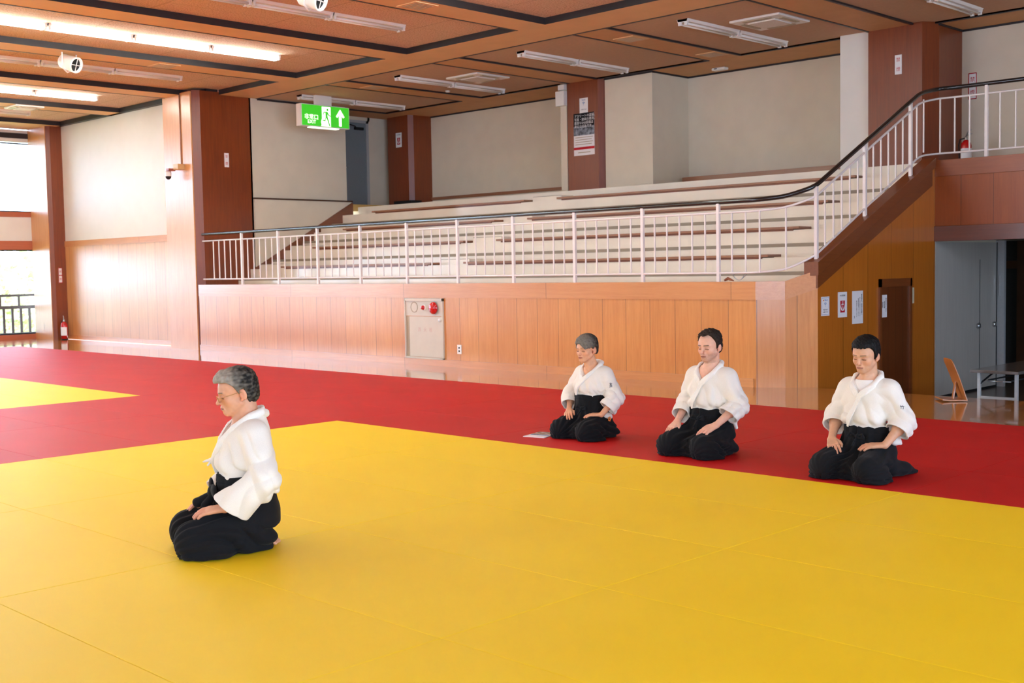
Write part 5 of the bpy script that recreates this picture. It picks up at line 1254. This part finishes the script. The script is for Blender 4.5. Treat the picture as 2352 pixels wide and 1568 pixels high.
TEACHER = dict(seed=1, hc=(0, -0.026, 0.776), wz=0.375, shz=0.598, knee=(0.152, -0.275, 0.088), head=(0.0, 0.20, 0.0), hs=0.955, skin=(216, 158, 124), age=1, nose=1.0, browlow=0.001, brow=(96, 84, 74), browk=0.75, lip=(184, 122, 104), knot='bow', cuff=0.93, pad=0.006,
    L=dict(el=(0.262, 0.060, 0.370), wr=(0.175, -0.120, 0.234), D=(-0.30, -0.9, -0.12), N=(0.2, -0.1, 1), cuff=0.93, rc=0.078, drop=0.030, slant=0.55),
    R=dict(el=(-0.262, 0.030, 0.370), wr=(-0.185, -0.140, 0.238), D=(0.15, -0.9, -0.35), N=(-0.15, -0.35, 1), cuff=0.88, rc=0.066),
    hair=dict(c=(26, 23, 21), c2=(182, 170, 154), gray=0.58, f=0.074, t0=0.068, t=0.040, ty=-0.022, sy=0.002, sb=-0.004, nape=-0.072, th=0.013, top=0.008, quiff=0.014, st=0.0018),
    tails=[((0.14, -0.02, 0.06), (0.115, 0.075, 0.05), 0.06, 0.045)], extra=[glasses_, white_tie])
WOMAN = dict(seed=2, head=(0.0, 0.08, 0.0), hs=1.0, skin=(222, 164, 126), sh=0.150, lip=(176, 96, 84), nose=0.8, nk=0.86, brow=(110, 84, 66), browk=0.5, age=1, am=0.85, hak=(17, 18, 27), vz=0.545,
    L=dict(el=(0.265, 0.020, 0.365), wr=(0.205, -0.105, 0.221), D=(-0.85, -0.45, -0.02), N=(0.0, -0.1, 1), cuff=0.62, rc=0.075, drop=0.022),
    R=dict(el=(-0.262, 0.010, 0.370), wr=(-0.175, -0.110, 0.238), D=(0.55, -0.75, -0.25), N=(-0.1, -0.25, 1), cuff=0.66, rc=0.072),
    hair=dict(c=(42, 37, 33), c2=(136, 128, 116), gray=0.55, f=0.058, t0=0.050, t=0.024, ty=-0.026, sy=0.0, sb=0.004, nape=-0.045, th=0.017, top=0.008, st=0.0013, part=0.0,
        locks=[((-0.010, -0.080, 0.092), (0.056, -0.082, 0.018), 0.018, 0.007, 0), ((0.010, -0.074, 0.094), (0.066, -0.066, 0.026), 0.020, 0.012, 0), ((0.030, -0.060, 0.090), (0.074, -0.042, 0.026), 0.020, 0.012, 0), ((0.002, -0.082, 0.086), (0.040, -0.092, 0.040), 0.014, 0.009, 0), ((-0.025, -0.076, 0.088), (-0.066, -0.056, 0.020), 0.018, 0.008, 0)]),
    tails=[((0.15, -0.02, 0.07), (0.165, 0.10, 0.05), 0.075, 0.05)], extra=[slit((0.185, 0.0, 0.200), (0.188, -0.03, 0.21), (0.20, 0.03, 0.185), 0.016), emblem_, sleeve_text('安\n藤', (0.252, -0.03, 0.475), (0.75, 0.65, -0.1), (0.1, -0.15, 1), 0.026)])
MAN_B = dict(seed=3, wz=0.335, head=(0.0, 0.12, 0.0), hs=0.955, skin=(224, 172, 146), nose=1.25, stubble=0.42, lip=(186, 112, 98), brow=(74, 52, 40), vz=0.545, cuff=0.60, pad=-0.010, sh=0.158, hc=(0.022, -0.020, 0.790), knee=(0.146, -0.295, 0.088),
    L=dict(el=(0.238, 0.030, 0.362), wr=(0.175, -0.160, 0.234), D=(-0.35, -0.85, -0.35), N=(0.2, -0.35, 1), cuff=0.50, rc=0.076, drop=0.016, slant=0.3),
    R=dict(el=(-0.206, 0.015, 0.362), wr=(-0.172, -0.160, 0.234), D=(0.05, -0.9, -0.42), N=(-0.1, -0.4, 1), cuff=0.66, rc=0.068),
    hair=dict(c=(34, 24, 19), c2=(70, 54, 44), gray=0.3, f=0.101, t0=0.098, t=0.066, ty=-0.034, sy=-0.006, sb=-0.014, nape=-0.062, th=0.012, top=0.008, st=0.0034, cf=150, peak=0.012),
    tails=[((0.14, -0.02, 0.06), (0.160, 0.075, 0.03), 0.065, 0.03), ((0.15, -0.06, 0.05), (0.185, 0.04, 0.03), 0.06, 0.025)], extra=[slit((0.175, 0.05, 0.255), (0.178, 0.045, 0.28), (0.188, 0.075, 0.19), 0.018)])
MAN_C = dict(seed=4, wz=0.330, head=(-0.03, 0.20, 0.03), hs=0.955, skin=(212, 160, 126), nose=0.9, stubble=0.12, lip=(182, 120, 104), brow=(84, 64, 50), browk=0.7, vz=0.555, cuff=0.52, pad=-0.010, sh=0.158, hc=(0.012, -0.036, 0.790), knee=(0.152, -0.285, 0.088), undershirt=(236, 232, 228),
    L=dict(el=(0.240, 0.040, 0.362), wr=(0.190, -0.115, 0.226), D=(-0.85, -0.50, -0.05), N=(0.05, -0.2, 1), cuff=0.40, rc=0.078, drop=0.014, slant=0.2),
    R=dict(el=(-0.232, 0.030, 0.365), wr=(-0.185, -0.125, 0.234), D=(0.55, -0.75, -0.30), N=(-0.1, -0.3, 1), cuff=0.40, rc=0.076, drop=0.012),
    hair=dict(c=(11, 9, 9), c2=(40, 36, 34), gray=0.15, f=0.070, t0=0.072, t=0.040, ty=-0.026, sy=-0.003, sb=-0.026, nape=-0.060, th=0.013, top=0.010, st=0.0020, jag=0.003),
    tails=[((0.15, -0.01, 0.06), (0.19, 0.12, 0.045), 0.07, 0.045), ((0.18, 0.10, 0.04), (0.225, 0.26, 0.012), 0.05, 0.014)],
    extra=[slit((0.185, 0.035, 0.235), (0.185, 0.03, 0.25), (0.20, 0.075, 0.215), 0.014), sleeve_text('竹', (0.262, -0.03, 0.465), (0.75, 0.65, -0.1), (0.1, -0.15, 1), 0.028)])
PEOPLE = [
    ('grey-haired man with glasses kneeling alone on the yellow mats, in white jacket', (424, 1283), RZT, 0.98, TEACHER, 0.0024),
    ('grey-haired woman kneeling on the red mat beside the booklet, in white jacket', (1338, 1014), 0.0, 0.88, WOMAN, 0.0028),
    ('dark curly-haired man kneeling between the woman and the short-haired man, in white jacket', (1605, 1056), 0.0, 0.965, MAN_B, 0.0028),
    ('man with short black hair kneeling nearest the folding table, head bowed, in white jacket', (1983, 1112), 0.0, 0.96, MAN_C, 0.0028)]
for lab, px, rz, scl, prm, hh in PEOPLE:
    kn_ = prm.get('knee', BASE['knee'])
    person(lab, knee_root(px[0], px[1], rz, scl, kn_[0], kn_[1]-0.023), rz, scl*K, prm, hh)
# ------------------------------------------------------------------ bring the whole layout to metres
for o in list(COL.objects):
    if o.parent is None and o is not cam:
        o.location = Vector(o.location)*S; o.scale = Vector(o.scale)*S
for o in COL.objects:
    if '_o' in o: del o['_o']
bpy.context.view_layer.update()
